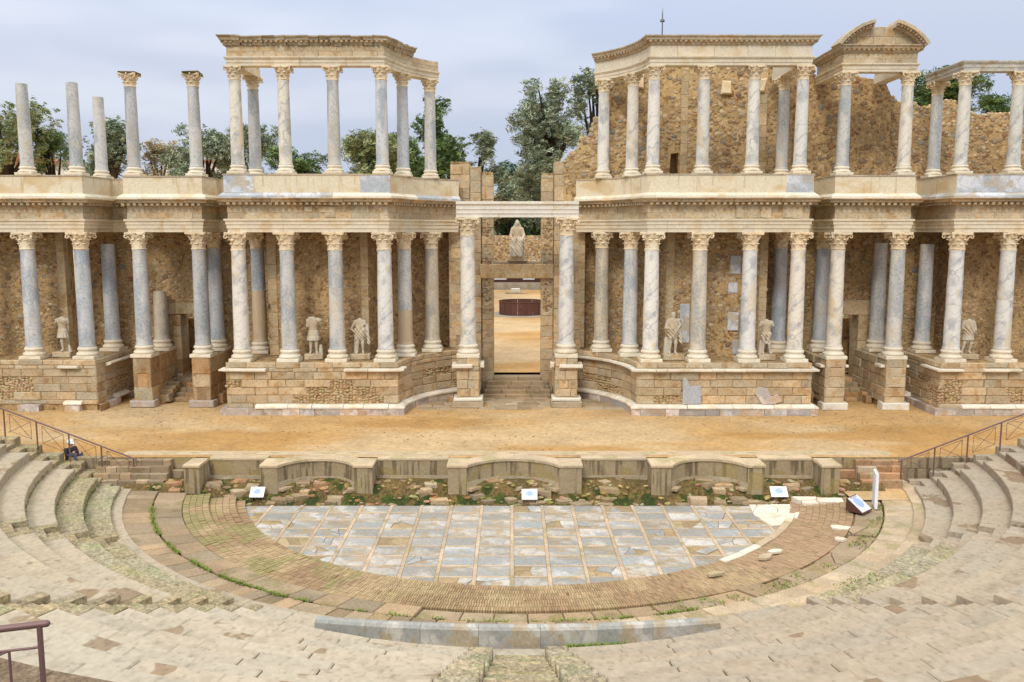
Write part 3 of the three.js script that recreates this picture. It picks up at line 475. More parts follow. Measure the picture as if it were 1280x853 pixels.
// grey marble parapet on the first tread
{
  const W = thing('marble_parapet', 'curved grey marble parapet of upright slabs with rounded pale top', 'parapet');
  const aa = [-17.2, -12.9, -8.3, -3.5, 1.6, 6.3, 10.9, 16.6];
  for (let i = 0; i < aa.length - 1; i++) { const gb = new GB(); const prof = [[15.12, -0.95], [15.37, -0.95], [15.37, -0.36], [15.33, -0.30], [15.24, -0.272], [15.15, -0.30], [15.12, -0.36]]; const n = 5; const ou = rnd() * 4; const P = (k, t) => { const a = aa[i] + 0.012 + (aa[i + 1] - aa[i] - 0.024) * t; const rx = 15.2 + (prof[k][0] - 15.2) + 0.0 + Math.abs(a / 17) ** 2 * 0.28; const p = pol(CX, CZ, rx, a); return [p[0], prof[k][1], p[1]]; };
    for (let s = 0; s < n; s++) for (let k = 0; k < prof.length; k++) { const k2 = (k + 1) % prof.length; const u0 = ou + s * 0.28, v = j => { let q = ou; for (let e = 1; e <= j; e++) { const A = prof[e - 1], B = prof[e % prof.length]; q += Math.hypot(A[0] - B[0], A[1] - B[1]); } return q; }; gb.quad(P(k, s / n), P(k, (s + 1) / n), P(k2, (s + 1) / n), P(k2, s / n), [u0, v(k)], [u0 + 0.28, v(k)], [u0 + 0.28, v(k + 1)], [u0, v(k + 1)]); }
    for (const t of [0, 1]) for (let k = 1; k < prof.length - 1; k++) gb.tri(P(0, t), P(t ? k : k + 1, t), P(t ? k + 1 : k, t), [0, 0], [0.2, 0], [0.2, 0.5]);
    mesh('marble_slab', gb.geo(), M.parapetSlab ??= std(0.52, 0.505, 0.455, T.floorMarble, { rough: 0.7, bump: 0.004 }), W); }
}

{ // small pebbles and scuffed grit on the stage sand
  const L = []; for (let i = 0; i < 1500; i++) { const z = -32.4 - 8.0 * Math.pow(rnd(), 0.7), x = rr(-27, 27); const s = rr(0.012, 0.04); L.push({ p: [x, 0.008, z], n: [rr(-1, 1), rr(-1, 1)], s: [s * 1.4, s * 0.7, s], r: 0, c: pick([[0.5, 0.4, 0.27], [0.36, 0.27, 0.17], [0.62, 0.54, 0.42]]) }); } const m = lumps(scene, L, 'sand_pebbles'); m.userData = { label: 'scattered pebbles on the stage sand', category: 'pebbles', kind: 'stuff' };
}

// ------------------------------------------------------------------ stage front wall with niches
const mound = (x, z) => -1.31 + 0.56 * sstep(-29.85, -30.9, z) + 0.22 * (fbm(x * 0.9 + 50, z * 1.6 + 80, 4) - 0.45) * sstep(-29.8, -30.1, z);
const SF = thing('stage_front_wall', 'low concrete wall with curved and square niches along the stage edge', 'wall');
{
  const zB = -32.0, zF = -30.35, zN = -31.35, yB = -1.3;
  const piers = [[-11.75, -11.2], [-9.0, -8.4], [-5.65, -5.0], [-2.3, -1.62], [1.70, 2.5], [5.0, 5.72], [8.45, 9.05], [11.1, 11.75]];
  piers.forEach((p, i) => { const mossy = i < 7; mesh('pier', chBox(p[0], p[1], yB, -0.065, zN + 0.01, zF, 0.015), M.wallConcrete, SF); mesh('pier_coping', chBox(p[0] - 0.03, p[1] + 0.03, -0.06, 0.035, zN - 0.003, zF + 0.04, 0.012), i === 4 ? M.flagPale[5] : M.coping, SF); });
  const gaps = [[-11.2, -9.0, 0], [-8.4, -5.65, 1], [-5.0, -2.3, 0], [-1.62, 1.70, 1], [2.5, 5.0, 0], [5.72, 8.45, 1], [9.05, 11.1, 0]];
  for (const [a, b, cur] of gaps) {
    const front = []; if (cur) { const w = (b - a) / 2, dep = 0.92, R = (w * w + dep * dep) / (2 * dep), cz = zF + (R - dep); for (let i = 0; i <= 14; i++) { const t = Math.asin(w / R) * (i / 7 - 1); front.push([(a + b) / 2 + R * Math.sin(t), zF + R - dep - R * Math.cos(t) + 0.0]); } } else front.push([a, zN], [b, zN]);
    const fr = cur ? front.map(p => [p[0], p[1] - 0.03]) : front;
    mesh('niche_wall', fillPoly([[a, zB], ...fr, [b, zB]].reverse(), -0.62, -0.065), M.wallConcrete, SF);
    mesh('niche_footing', fillPoly([[a, zB], ...fr.map(p => [p[0], p[1] + 0.05]), [b, zB]].reverse(), yB, -0.625), M.ashlar[2], SF);
    const st = [-0.5, 4.5].some(v => v > a && v < b) ? M.flagPale[5] : M.coping;
    const cop = cur ? sweep(front, [[-0.62, -0.06], [0.03, -0.06], [0.03, 0.03], [-0.62, 0.03]]) : chBox(a + 0.04, b - 0.04, -0.06, 0.03, zB + 0.2, zN + 0.03, 0.01); mesh('coping', cop, st, SF);
    if (cur) mesh('marble_ledge', sweep(offsetPath(front, 0.16), [[-0.2, -0.92], [0.05, -0.92], [0.05, -0.83], [-0.2, -0.83]]), M.flagPale[1], SF); else mesh('marble_ledge', chBox(a + 0.15, b - 0.15, -0.92, -0.83, zN, zN + 0.4, 0.01), M.flagPale[0], SF);
  }
  mesh('stage_curb', chBox(-14.6, 14.2, -0.4, 0.045, -32.35, -31.86, 0.015), M.coping, SF);
  for (const [a, b] of [[-46, -16.52], [-16.5, -11.77], [11.77, 13.1], [13.12, 46]]) { mesh('side_wall', chBox(a, b, yB, -0.45, -31.9, a === 13.12 || a === -46 ? -31.62 : -31.4, 0.02), a < 0 || a > 13 ? M.wallConcrete : M.redBrick[1], SF); mesh('side_wall_top', chBox(a, b, -0.445, a === -46 ? -0.34 : -0.02, -31.9, -31.62, 0.02), M.wallConcrete, SF); }
  { const g = new THREE.PlaneGeometry(27.5, 1.75, 180, 14); g.rotateX(-Math.PI / 2); g.translate(-0.3, 0, -30.62); const p = g.attributes.position; for (let i = 0; i < p.count; i++) { const x = p.getX(i), z = p.getZ(i); p.setY(i, mound(x, z)); } g.computeVertexNormals(); mesh('mossy_earth', boxUV(g), M.mossEarth ??= std(0.40, 0.37, 0.22, T.earth, { bump: 0.04 }), SF); }
  // ruined footing: loose stones and thin bricks at the wall's foot
  const L = []; for (let i = 0; i < 420; i++) { const x = rr(-13.2, 12.6), z = rr(-31.1, -29.9); const inPier = piers.some(p => x > p[0] - 0.1 && x < p[1] + 0.1); const y = mound(x, z); const s = rr(0.03, 0.15); if (inPier && z < -30.3) continue; L.push({ p: [x, y, z], n: [rr(-1, 1), rr(-1, 1)], s: [s * rr(0.8, 1.5), s * 0.45, s], r: rr(-0.3, 0.3), c: pick([[0.46, 0.37, 0.22], [0.36, 0.29, 0.17], [0.54, 0.45, 0.29], [0.36, 0.32, 0.12], [0.42, 0.27, 0.16], [0.50, 0.44, 0.32], [0.30, 0.28, 0.11]]).map(v => v * rr(0.8, 1.2)) }); }
  lumps(SF, L, 'loose_stones');
  for (let i = 0; i < 80; i++) { const x = rr(-12.4, 12.2), z = rr(-31.0, -29.95); const w = rr(0.25, 0.6), d = rr(0.15, 0.3), t = rr(-0.5, 0.5); const poly = [[-w, -d], [w * 0.8, -d * 1.1], [w, d * 0.7], [-w * 0.6, d]].map(q => [x + (q[0] * Math.cos(t) - q[1] * Math.sin(t)) * 0.7, z + (q[0] * Math.sin(t) + q[1] * Math.cos(t)) * 0.7]); if (piers.some(p => x > p[0] - 0.35 && x < p[1] + 0.35) && z < -30.2) continue; mesh('footing_stone', floorSlab(poly, -1.35, mound(x, z) + rr(0.03, 0.11), 0.03), pick([...M.ashlar.slice(0, 4), M.redBrick[1], ...M.flagOld]), SF); }
}
// brick and stone steps from the stage down to the sand patches
function sideSteps(x0, x1, mats, label) { const S = thing('side_steps', label, 'steps'); for (let k = 0; k < 4; k++) { let x = x0; while (x < x1 - 0.05) { const w = Math.min(rr(0.35, 0.8), x1 - x); mesh('step_stone', chBox(x + 0.006, x + w - 0.006, -1.3, -0.06 - k * 0.2 + rr(-0.02, 0.02), -31.45 + k * 0.2 - 0.16, -31.45 + k * 0.2 + 0.1, 0.015), pick(mats), S); x += w; } } }
sideSteps(12.7, 14.3, [...M.redBrick, M.flagPale[2]], 'worn brick steps down from the stage beside a handrail'); sideSteps(-15.3, -12.6, [...M.flagOld, M.flagPale[1]], 'mossy stone steps down from the stage edge below the seated person');

// ------------------------------------------------------------------ columns
const YP = 2.38, YA = 8.28, YU = 10.86, YUT = 15.55;
function lathe(pts, seg = 28) { const g = new THREE.LatheGeometry(pts.map(p => new THREE.Vector2(p[0], p[1])), seg); return g; }
function noisy(g, amp, f) { const p = g.attributes.position; const o = rnd() * 50 + 20; for (let i = 0; i < p.count; i++) { const x = p.getX(i), y = p.getY(i), z = p.getZ(i); p.setXYZ(i, x + amp * (fbm(x * f + o, y * f + z * f + o, 2) - 0.5) * 2, y + amp * (fbm(y * f + o + 9, x * f - z * f + o + 40, 2) - 0.5) * 2, z + amp * (fbm(z * f + o + 3, y * f + x * f + o + 60, 2) - 0.5) * 2); } g.computeVertexNormals(); return g; }
function capitalGeo(h, r, w) {                                       // corinthian: bell, two rows of eight acanthus leaves, volutes, concave abacus
  const parts = []; const add = g => parts.push(boxUV(g));
  add(lathe([[0.02, 0], [r * 1.06, 0], [r * 1.10, h * 0.025], [r * 1.06, h * 0.05], [r * 0.98, h * 0.06], [r * 0.98, h * 0.35], [r * 1.05, h * 0.62], [r * 1.24, h * 0.85], [0.02, h * 0.86]], 20));
  const leaf = (ang, y0, lh, lw, r0, out) => { const NX = 4, NY = 5; const P = [[], []]; for (let s = 0; s < 2; s++) for (let j = 0; j <= NY; j++) { const row = []; const t = j / NY; const curl = t < 0.75 ? 0 : (t - 0.75) / 0.25; const y = y0 + lh * (t < 0.85 ? t / 0.85 : 1 - (t - 0.85) / 0.15 * 0.22); const rad = r0 + out * (t * t * 0.55 + curl * 0.55); for (let i = 0; i <= NX; i++) { const u = i / NX * 2 - 1; const ww = lw * (0.75 + 0.5 * Math.sin(t * 2.4)) * (t > 0.9 ? 0.55 : 1) * (1 + 0.10 * Math.sin(t * 22)); const bow = -0.10 * lw * u * u * 2 + 0.05 * lw * Math.cos(u * 9); const R = rad + bow + (s ? -0.035 * w : 0); const a = ang + u * ww / r0; row.push([R * Math.sin(a), y, R * Math.cos(a)]); } P[s].push(row); }
    const gb = new GB(); const z = [0, 0]; for (let j = 0; j < NY; j++) for (let i = 0; i < NX; i++) { gb.quad(P[0][j][i], P[0][j][i + 1], P[0][j + 1][i + 1], P[0][j + 1][i], z, z, z, z); gb.quad(P[1][j][i], P[1][j + 1][i], P[1][j + 1][i + 1], P[1][j][i + 1], z, z, z, z); }
    for (let j = 0; j < NY; j++) { gb.quad(P[0][j][NX], P[1][j][NX], P[1][j + 1][NX], P[0][j + 1][NX], z, z, z, z); gb.quad(P[0][j][0], P[0][j + 1][0], P[1][j + 1][0], P[1][j][0], z, z, z, z); } for (let i = 0; i < NX; i++) gb.quad(P[0][NY][i], P[0][NY][i + 1], P[1][NY][i + 1], P[1][NY][i], z, z, z, z); add(gb.geo()); };
  for (let i = 0; i < 8; i++) { if (rnd() > 0.08) leaf(i * Math.PI / 4, h * 0.05, h * 0.36, r * 0.30, r * 1.0, r * 0.30); if (rnd() > 0.12) leaf((i + 0.5) * Math.PI / 4, h * 0.20, h * 0.46, r * 0.29, r * 1.02, r * 0.40); }
  for (let i = 0; i < 4; i++) { const a = (i + 0.5) * Math.PI / 2; const R = w * 0.62; const g = new THREE.TorusGeometry(h * 0.085, h * 0.045, 5, 10); g.rotateY(a + Math.PI / 2); g.translate(R * Math.sin(a), h * 0.75, R * Math.cos(a)); if (rnd() > 0.15) add(g); const s = new THREE.CylinderGeometry(h * 0.035, h * 0.05, h * 0.42, 6); s.rotateX(0.62); s.rotateY(a); s.translate(r * 1.28 * Math.sin(a), h * 0.62, r * 1.28 * Math.cos(a)); add(s); const fl = new THREE.SphereGeometry(h * 0.075, 8, 6); const b = i * Math.PI / 2; fl.translate(w * 0.46 * Math.sin(b), h * 0.93, w * 0.46 * Math.cos(b)); add(fl); for (const q of [-0.16, 0.16]) { const e = new THREE.TorusGeometry(h * 0.055, h * 0.03, 4, 8); e.rotateY(b + q); e.translate(r * 1.30 * Math.sin(b + q), h * 0.74, r * 1.30 * Math.cos(b + q)); add(e); } }
  const sh = new THREE.Shape(); const W = w * 0.5, c = w * 0.06; for (let i = 0; i < 4; i++) { const a = i * Math.PI / 2; const rot = (x, y) => [x * Math.cos(a) - y * Math.sin(a), x * Math.sin(a) + y * Math.cos(a)]; for (let k = 0; k <= 8; k++) { const t = k / 8 * 2 - 1; const p = rot(t * (W - c) * 0.985, -(W - 0.13 * w * (1 - t * t))); if (!i && !k) sh.moveTo(...p); else sh.lineTo(...p); } }
  sh.closePath(); const ab = new THREE.ExtrudeGeometry(sh, { depth: h * 0.10, bevelEnabled: true, bevelThickness: h * 0.02, bevelSize: h * 0.02, bevelSegments: 1 }); ab.rotateX(-Math.PI / 2); ab.translate(0, h * 0.875, 0); add(ab);
  return noisy(mergeGeometries(parts.map(g => { const q = g.index ? g.toNonIndexed() : g; for (const k of Object.keys(q.attributes)) if (!['position', 'uv', 'normal'].includes(k)) q.deleteAttribute(k); return q; })), 0.03 * h / 0.8, 5);
}
function baseGeo(w, h) { const r = w / 2; return boxUV(noisy(lathe([[0.02, 0], [r * 0.93, 0], [r * 0.99, h * 0.10], [r * 0.99, h * 0.22], [r * 0.92, h * 0.34], [r * 0.80, h * 0.40], [r * 0.78, h * 0.56], [r * 0.84, h * 0.62], [r * 0.88, h * 0.72], [r * 0.86, h * 0.84], [r * 0.79, h * 0.90], [r * 0.735, h], [0.02, h]], 28), 0.006, 5)); }
const KIND = {
  low: { bw: 1.0, bh: 0.42, ph: 0.16, r0: 0.355, r1: 0.315, ch: 0.80, cw: 0.98 },
  big: { bw: 1.08, bh: 0.46, ph: 0.18, r0: 0.375, r1: 0.335, ch: 0.86, cw: 1.06 },
  up: { bw: 0.80, bh: 0.30, ph: 0.12, r0: 0.285, r1: 0.248, ch: 0.60, cw: 0.78 },
};
for (const k of Object.values(KIND)) { k.caps = [0, 1, 2, 3, 4].map(() => capitalGeo(k.ch, k.r1 * 1.02, k.cw)); k.bases = [0, 1].map(() => baseGeo(k.bw, k.bh)); k.plinth = [0, 1].map(() => noisy(chBox(-k.bw / 2, k.bw / 2, 0, k.ph, -k.bw / 2, k.bw / 2, 0.018), 0.008, 3)); }
function shaftGeo(r0, r1, h, y0, flareB = true, flareT = true) {
  const pts = []; const n = 14; for (let i = 0; i <= n; i++) { const t = i / n; const e = r0 + (r1 - r0) * (t < 0.33 ? t * 0.35 : 0.1155 + (t - 0.33) / 0.67 * 0.8845); pts.push([e, t * h]); }
  if (flareB) { pts[0][0] *= 1.07; pts.splice(1, 0, [r0 * 1.06, 0.05], [r0, 0.10]); } if (flareT) { const m = pts.length - 1; pts[m][0] *= 1.07; pts.splice(m, 0, [r1, h - 0.10], [r1 * 1.06, h - 0.055]); }
  const top = pts[pts.length - 1]; const g = lathe(pts, 30); const p = g.attributes.position, u = g.attributes.uv; const ou = rnd(), ov = rnd(); for (let i = 0; i < p.count; i++) u.setXY(i, u.getX(i) * 1 + ou, p.getY(i) / 4.6 + ov); const nz = noisy(g, 0.006, 2.2); const disc = new THREE.CircleGeometry(top[0] * 0.985, 30); disc.rotateX(-Math.PI / 2); disc.translate(0, top[1] - 0.004, 0); return mergeGeometries([nz, disc]);
}
function column(label, group, x, y, z, top, kind, o = {}) {
  const K = KIND[kind]; const C = thing('column', label, 'column', group, [x, y, z], rr(-0.02, 0.02)); let h = top - y; const bm = pick(M.base), cm = pick(M.capital);
  if (!o.noBase) { mesh('plinth', pick(K.plinth), bm, C); mesh('base', pick(K.bases), bm, C).position.y = K.ph; }
  const b = o.noBase ? 0 : K.ph + K.bh; const cap = o.noCap ? 0 : K.ch; const sm = pick(M.shaftSets[o.mat ?? 0]); const sh = h - b - cap;
  if (o.fill) { const f = o.fill * sh; const rm = K.r0 + (K.r1 - K.r0) * o.fill; mesh('repaired_drum', shaftGeo(K.r0, rm, f, 0, true, false), M.fill, C).position.y = b; mesh('shaft', shaftGeo(rm, K.r1, sh - f - 0.004, 0, false, true), sm, C).position.y = b + f + 0.004; }
  else if (o.joint) { const f = o.joint * sh; const rm = K.r0 + (K.r1 - K.r0) * o.joint; mesh('shaft', shaftGeo(K.r0, rm, f, 0, true, false), sm, C).position.y = b; mesh('shaft', shaftGeo(rm, K.r1, sh - f - 0.002, 0, false, !o.noCap), sm, C).position.y = b + f + 0.002; }
  else mesh('shaft', shaftGeo(K.r0, K.r1, sh, 0, true, !o.noCap), sm, C).position.y = b;
  if (cap) { const c = mesh('capital', pick(K.caps), cm, C); c.position.y = h - cap; if (o.moss) { const m = mesh('mossy_top', noisy(chBox(-K.cw * 0.5, K.cw * 0.5, 0, 0.10, -K.cw * 0.5, K.cw * 0.5, 0.03), 0.05, 7), M.mossCapital, C); m.position.y = h - 0.03; } }
  if (o.lean) C.rotation.z = o.lean; return C;
}
const ORD = ['first', 'second', 'third', 'fourth'];
// lower storey
const gl = 'lower storey columns';
[[-25, 'third'], [-22.48, 'second'], [-19.98, 'first']].forEach(([x, n]) => column(`${n} lower front column from the broken-stub doorway on the child-torso podium`, gl, x, YP, -40.65, YA, 'low', { mat: x > -21 ? 2 : 0 }));
column('lower rear column without capital on the child-torso podium', gl, -20.02, YP, -43.4, 7.7, 'low', { noCap: true, mat: 2 });
column('lower column on the tall pier beside the broken column stub', gl, -17.57, YP, -41.3, YA, 'low', { mat: 0 }); column('lower column on the reddish pier across the doorway steps from the stub', gl, -14.76, YP, -41.3, YA, 'low', { mat: 2 });
column('short broken column stub beside the small side doorway', gl, -17.62, YP, -43.55, 5.35, 'low', { noCap: true, mat: 3 }); column('lower rear column across the doorway from the broken stub', gl, -14.82, YP, -43.55, YA, 'low', { mat: 2 });
[-5.81, -8.04, -10.24, -12.43].forEach((x, i) => column(`${ORD[i]} lower front column from the central doorway on the two-headless-statues podium`, gl, x, YP, -39.8, YA, 'low', { mat: [4, 0, 0, 1][i], joint: i === 1 ? 0.62 : 0 }));
column('lower rear column at the outer back corner of the two-headless-statues podium', gl, -12.39, YP, -42.6, YA, 'low', { fill: 0.55, mat: 2 });
column('curve column with beige repaired lower half, two-headless-statues side of the central doorway', gl, -5.12, YP, -41.6, YA, 'low', { fill: 0.36, mat: 0 }); column('curve column with beige repaired middle, nearest the jamb on the headless-statues side', gl, -3.97, YP, -43.2, YA, 'low', { mat: 3, joint: 0.55 });
column('tall streaked column holding the white lintel, headless-statues side', gl, -2.09, YP, -41.3, 8.97, 'big', { mat: 1 }); column('tall streaked column holding the white lintel, bearded-statue side', gl, 2.58, YP, -41.3, 8.97, 'big', { mat: 4 });
column('curve column nearest the jamb on the bearded-statue side', gl, 4.45, YP, -43.2, YA, 'low', { mat: 3 }); column('curve column between jamb and bearded statue', gl, 5.66, YP, -41.6, YA, 'low', { mat: 0 });
[6.35, 8.53, 10.8, 12.98].forEach((x, i) => column(`${ORD[i]} lower front column from the central doorway on the bearded-statue podium`, gl, x, YP, -39.7, YA, 'low', { mat: [1, 3, 4, 1][i] }));
column('lower rear column behind the headless nude statue', gl, 13.2, YP, -43.0, YA, 'low', { mat: 2 });
column('lower front pier column under the broken pediment, toward the bearded statue', gl, 15.14, YP, -40.7, YA, 'low', { mat: 1 }); column('lower front pier column under the broken pediment, toward the striding statue', gl, 17.95, YP, -40.7, YA, 'low', { mat: 0 });
column('lower rear column under the broken pediment, toward the bearded statue', gl, 15.4, YP, -43.3, YA, 'low', { mat: 2 }); column('lower rear column under the broken pediment, beside the side door jamb', gl, 18.22, YP, -43.3, 7.75, 'low', { mat: 0, noCap: true });
[20.17, 22.5, 25.17].forEach((x, i) => column(`${ORD[i]} lower front column from the pediment bay on the striding-statue podium`, gl, x, YP, -39.7, YA, 'low', { mat: [4, 4, 0][i], joint: [0.45, 0.5, 0][i] }));
column('lower rear column without capital on the striding-statue podium', gl, 20.28, YP, -42.8, 7.7, 'low', { noCap: true, mat: 0 });
// upper storey
const gu = 'upper storey columns';
column('bare upper shaft standing alone above the child-torso statue', gu, -22.23, YU, -40.65, 14.95, 'up', { noCap: true, mat: 0, lean: 0.004 }); column('bare upper shaft at the parapet corner beside the shorter shaft', gu, -19.96, YU, -40.65, 15.0, 'up', { noCap: true, mat: 0 }); column('shorter bare upper shaft set back behind the parapet corner', gu, -20.05, YU, -43.3, 14.75, 'up', { noCap: true, mat: 0, lean: -0.004 });
column('freestanding upper column with a mossy capital above the broken stub', gu, -17.6, YU, -41.3, 15.5, 'up', { mat: 2, moss: true }); column('freestanding upper column with a mossy capital beside the open colonnade beam', gu, -14.7, YU, -41.3, 15.5, 'up', { mat: 0, moss: true });
[-5.81, -7.96, -10.15, -12.3].forEach((x, i) => column(`${ORD[i]} upper front column from the central gap under the broken-cornice beam`, gu, x, YU, -39.8, YUT, 'up', { mat: [0, 0, 1, 1][i] }));
column('upper rear column under the back end of the broken-cornice beam', gu, -12.26, YU, -42.4, YUT, 'up', { mat: 2 }); column('upper curve column next to the corner of the broken-cornice beam', gu, -5.1, YU, -41.6, YUT, 'up', { mat: 2 }); column('upper curve column at the inner end of the broken-cornice beam', gu, -3.97, YU, -43.2, YUT, 'up', { mat: 0 });
column('upper curve column at the inner end of the complete entablature', gu, 4.44, YU, -43.2, YUT, 'up', { mat: 1 }); column('upper curve column second from the ruined wall edge', gu, 5.62, YU, -41.6, YUT, 'up', { mat: 1 });
[6.3, 8.51, 10.73, 12.88].forEach((x, i) => column(`${ORD[i]} upper front column from the ruined wall edge under the complete entablature`, gu, x, YU, -39.7, YUT, 'up', { mat: [1, 4, 1, 4][i] }));
column('upper rear column in the shade under the complete entablature', gu, 12.95, YU, -42.6, YUT, 'up', { mat: 0 });
column('upper column under the broken pediment, toward the complete entablature', gu, 15.15, YU, -40.7, 15.45, 'up', { mat: 0 }); column('upper column under the broken pediment, toward the plain grey beam', gu, 17.97, YU, -40.7, 15.45, 'up', { mat: 1 });
[20.07, 22.43, 25.0].forEach((x, i) => column(`${ORD[i]} upper front column from the pediment under the plain grey beam`, gu, x, YU, -39.7, 15.3, 'up', { mat: 4 })); column('upper rear column under the end of the plain grey beam', gu, 20.2, YU, -42.5, 15.3, 'up', { mat: 0 });

// ------------------------------------------------------------------ podiums
const EX = 0.25, EZ = -38.96;
const PODY = [0.50, 0.88, 1.25, 1.60, 1.95, 2.14, 2.38];
const blotch = (s, t) => (x, y, z) => y < 1.6 && y > 0.5 && fbm(x * 0.55 + s, y * 0.9 + s * 2 + z * 0.3, 3) > t;
function podium(label, path, o = {}) {
  const P = thing('podium', label, 'podium', 'column podiums');
  const zb = -44.3; const inn = offsetPath(path, -0.06); const f = inn[0], l = inn[inn.length - 1];
  const poly = [...inn]; if (o.back) poly.push(...o.back);
  mesh('core', fillPoly(poly.reverse(), 0, 2.362), o.coreMat || M.core, P);
  ashlar(P, path, [0.30, ...PODY.slice(0, 5), PODY[5], PODY[6]], o.mats || M.ashlar, { rub: o.rub, curve: o.curve });
  // base: marble plinth blocks and moulding slabs, some lost
  const low = offsetPath(path, 0.26);
  sweepBlocks(P, 'plinth_block', low, [[-0.4, 0], [0.0, 0], [-0.01, 0.30], [-0.4, 0.31]], o.plinth || M.pinkMarble, 0.6, 1.2, 0.014, 0.02, o.keepPlinth, 0.02);
  sweepBlocks(P, 'base_slab', low, [[-0.42, 0.315], [0.02, 0.315], [0.02, 0.38], [-0.10, 0.47], [-0.26, 0.49], [-0.42, 0.49]], M.white, 0.7, 1.5, 0.02, 0.02, o.keepBase, 0.018);
  sweepBlocks(P, 'coping_slab', path, [[-0.05, 1.955], [0.06, 1.965], [0.20, 2.03], [0.26, 2.04], [0.26, 2.11], [-0.05, 2.125]], M.white, 0.5, 1.3, 0.02, 0.02, o.keepCop, 0.018);
  return P;
}
const arcL = arcPath(EX, EZ, 5.45, -87, -27, 12), arcR = arcPath(EX, EZ, 5.45, 27, 87, 12);
const prob = (seed, p) => { const q = mulberry(seed); return () => q() < p; };
podium('sandstone podium carrying the child-torso statue', [[-31, -40.05], [-19.36, -40.05], [-19.36, -44.3]], { back: [[-31, -44.3]], rub: blotch(3, 0.56), keepBase: prob(5, 0.35), keepPlinth: prob(8, 0.5), keepCop: prob(11, 0.42), plinth: [...M.pinkMarble, ...M.ashlarRed] });
podium('sandstone podium carrying two headless draped statues, with curved end', [[-13.05, -44.3], [-13.05, -39.22], [-5.19, -39.22], ...arcL], { back: [[-2.3, -44.9], [-13, -44.9]], rub: blotch(9, 0.56), curve: true, keepBase: s => s > 7, keepCop: (s) => (s > 4.4 && s < 7.1) || (s > 10.6 && s < 13.8) });
podium('sandstone podium carrying the bearded statue, with white coping all along', [...arcR, [5.69 + 0.0, -39.12], [13.65, -39.12], [13.65, -44.3]], { back: [[13.6, -44.9], [2.8, -44.9]], rub: blotch(15, 0.57), curve: true, keepCop: s => s < 15.6, keepBase: s => s < 15.8 });
podium('sandstone podium carrying the small striding statue', [[19.5, -44.3], [19.5, -39.15], [31, -39.15]], { back: [[31, -44.3]], rub: blotch(23, 0.55), keepBase: s => s < 2 || s > 6.8, keepCop: s => (s > 4 && s < 6.2) || (s > 7 && s < 8.8) });
// marble revetment fragments left on the bearded-statue podium
{ const F = thing('revetment_slab', 'square grey marble slab standing against the bearded-statue podium', 'marble slab'); const g = new GB(); slabInto(g, [7.75, 0.5, -39.085], [1, 0, 0], [0, 1, 0], [0, 0, 1], [[0.02, 0], [0.86, 0.02], [0.84, 0.86], [0.34, 0.84], [0.18, 1.22], [0.03, 1.2]], -0.03, 0.05, 0.01, false); mesh('slab', g.geo(), M.greyMarble, F); }
{ const F = thing('revetment_fragment', 'jagged white marble fragment on the bearded-statue podium face', 'marble slab'); const g = new GB(); slabInto(g, [11.05, 0.5, -39.085], [1, 0, 0], [0, 1, 0], [0, 0, 1], [[0.35, 0.0], [0.95, 0.02], [1.3, 0.15], [1.05, 0.45], [0.75, 0.35], [0.55, 0.75], [0.15, 0.8], [0.02, 0.5]], -0.03, 0.06, 0.01, false); mesh('slab', g.geo(), M.pinkMarble[4], F); }
// narrow piers of the two side doorways
function pier(label, x0, x1, zf, red) {
  const P = thing('column_pier', label, 'pier', 'piers beside the side doorways'); const path = [[x0, -44.15], [x0, zf], [x1, zf], [x1, -44.15]]; mesh('core', fillPoly([[x0 + 0.06, -44.15], [x0 + 0.06, zf - 0.06], [x1 - 0.06, zf - 0.06], [x1 - 0.06, -44.15]].reverse(), 0, 2.362), M.coreDark, P);
  ashlar(P, path, red ? [0.3, 0.95, 1.6, 2.38] : [0.3, 0.62, 1.05, 1.55, 2.0, 2.38], red ? M.ashlarRed.concat(M.ashlar.slice(2, 4)) : M.ashlar, { lo: 0.8, hi: 1.5 });
  mesh('plinth_block', noisy(chBox(x0 - 0.16, x1 + 0.16, 0, 0.34, zf - 0.5, zf + 0.17, 0.04), 0.04, 2.5), red ? M.pinkMarble[3] : M.white[2], P);
  for (const s of [-1, 1]) { const gx = s < 0 ? x0 : x1; let z = -41.6; while (z > -43.9) { const d = rr(0.5, 0.8); mesh('plinth_block', noisy(chBox(Math.min(gx, gx + s * 0.3), Math.max(gx, gx + s * 0.3), 0, rr(0.3, 0.5), z - d + 0.02, z, 0.03), 0.05, 2), pick(M.ashlarRed), P); z -= d; } }
  if (!red) for (const s of [-1, 1]) mesh('coping_slab', chBox(s < 0 ? x0 - 0.2 : x1, s < 0 ? x0 : x1 + 0.2, 1.98, 2.1, zf - 0.9, zf - 0.15, 0.02), M.white[3], P);
}
pier('reddish tall pier below the column next to the broken stub', -18.0, -17.14, -40.85, true); pier('reddish tall pier on the far side of the stub doorway steps', -15.19, -14.33, -40.85, true);
pier('pale pier under the broken pediment, toward the bearded statue', 14.66, 15.58, -40.2, false); pier('pale pier under the broken pediment, toward the striding statue', 17.48, 18.42, -40.2, false);
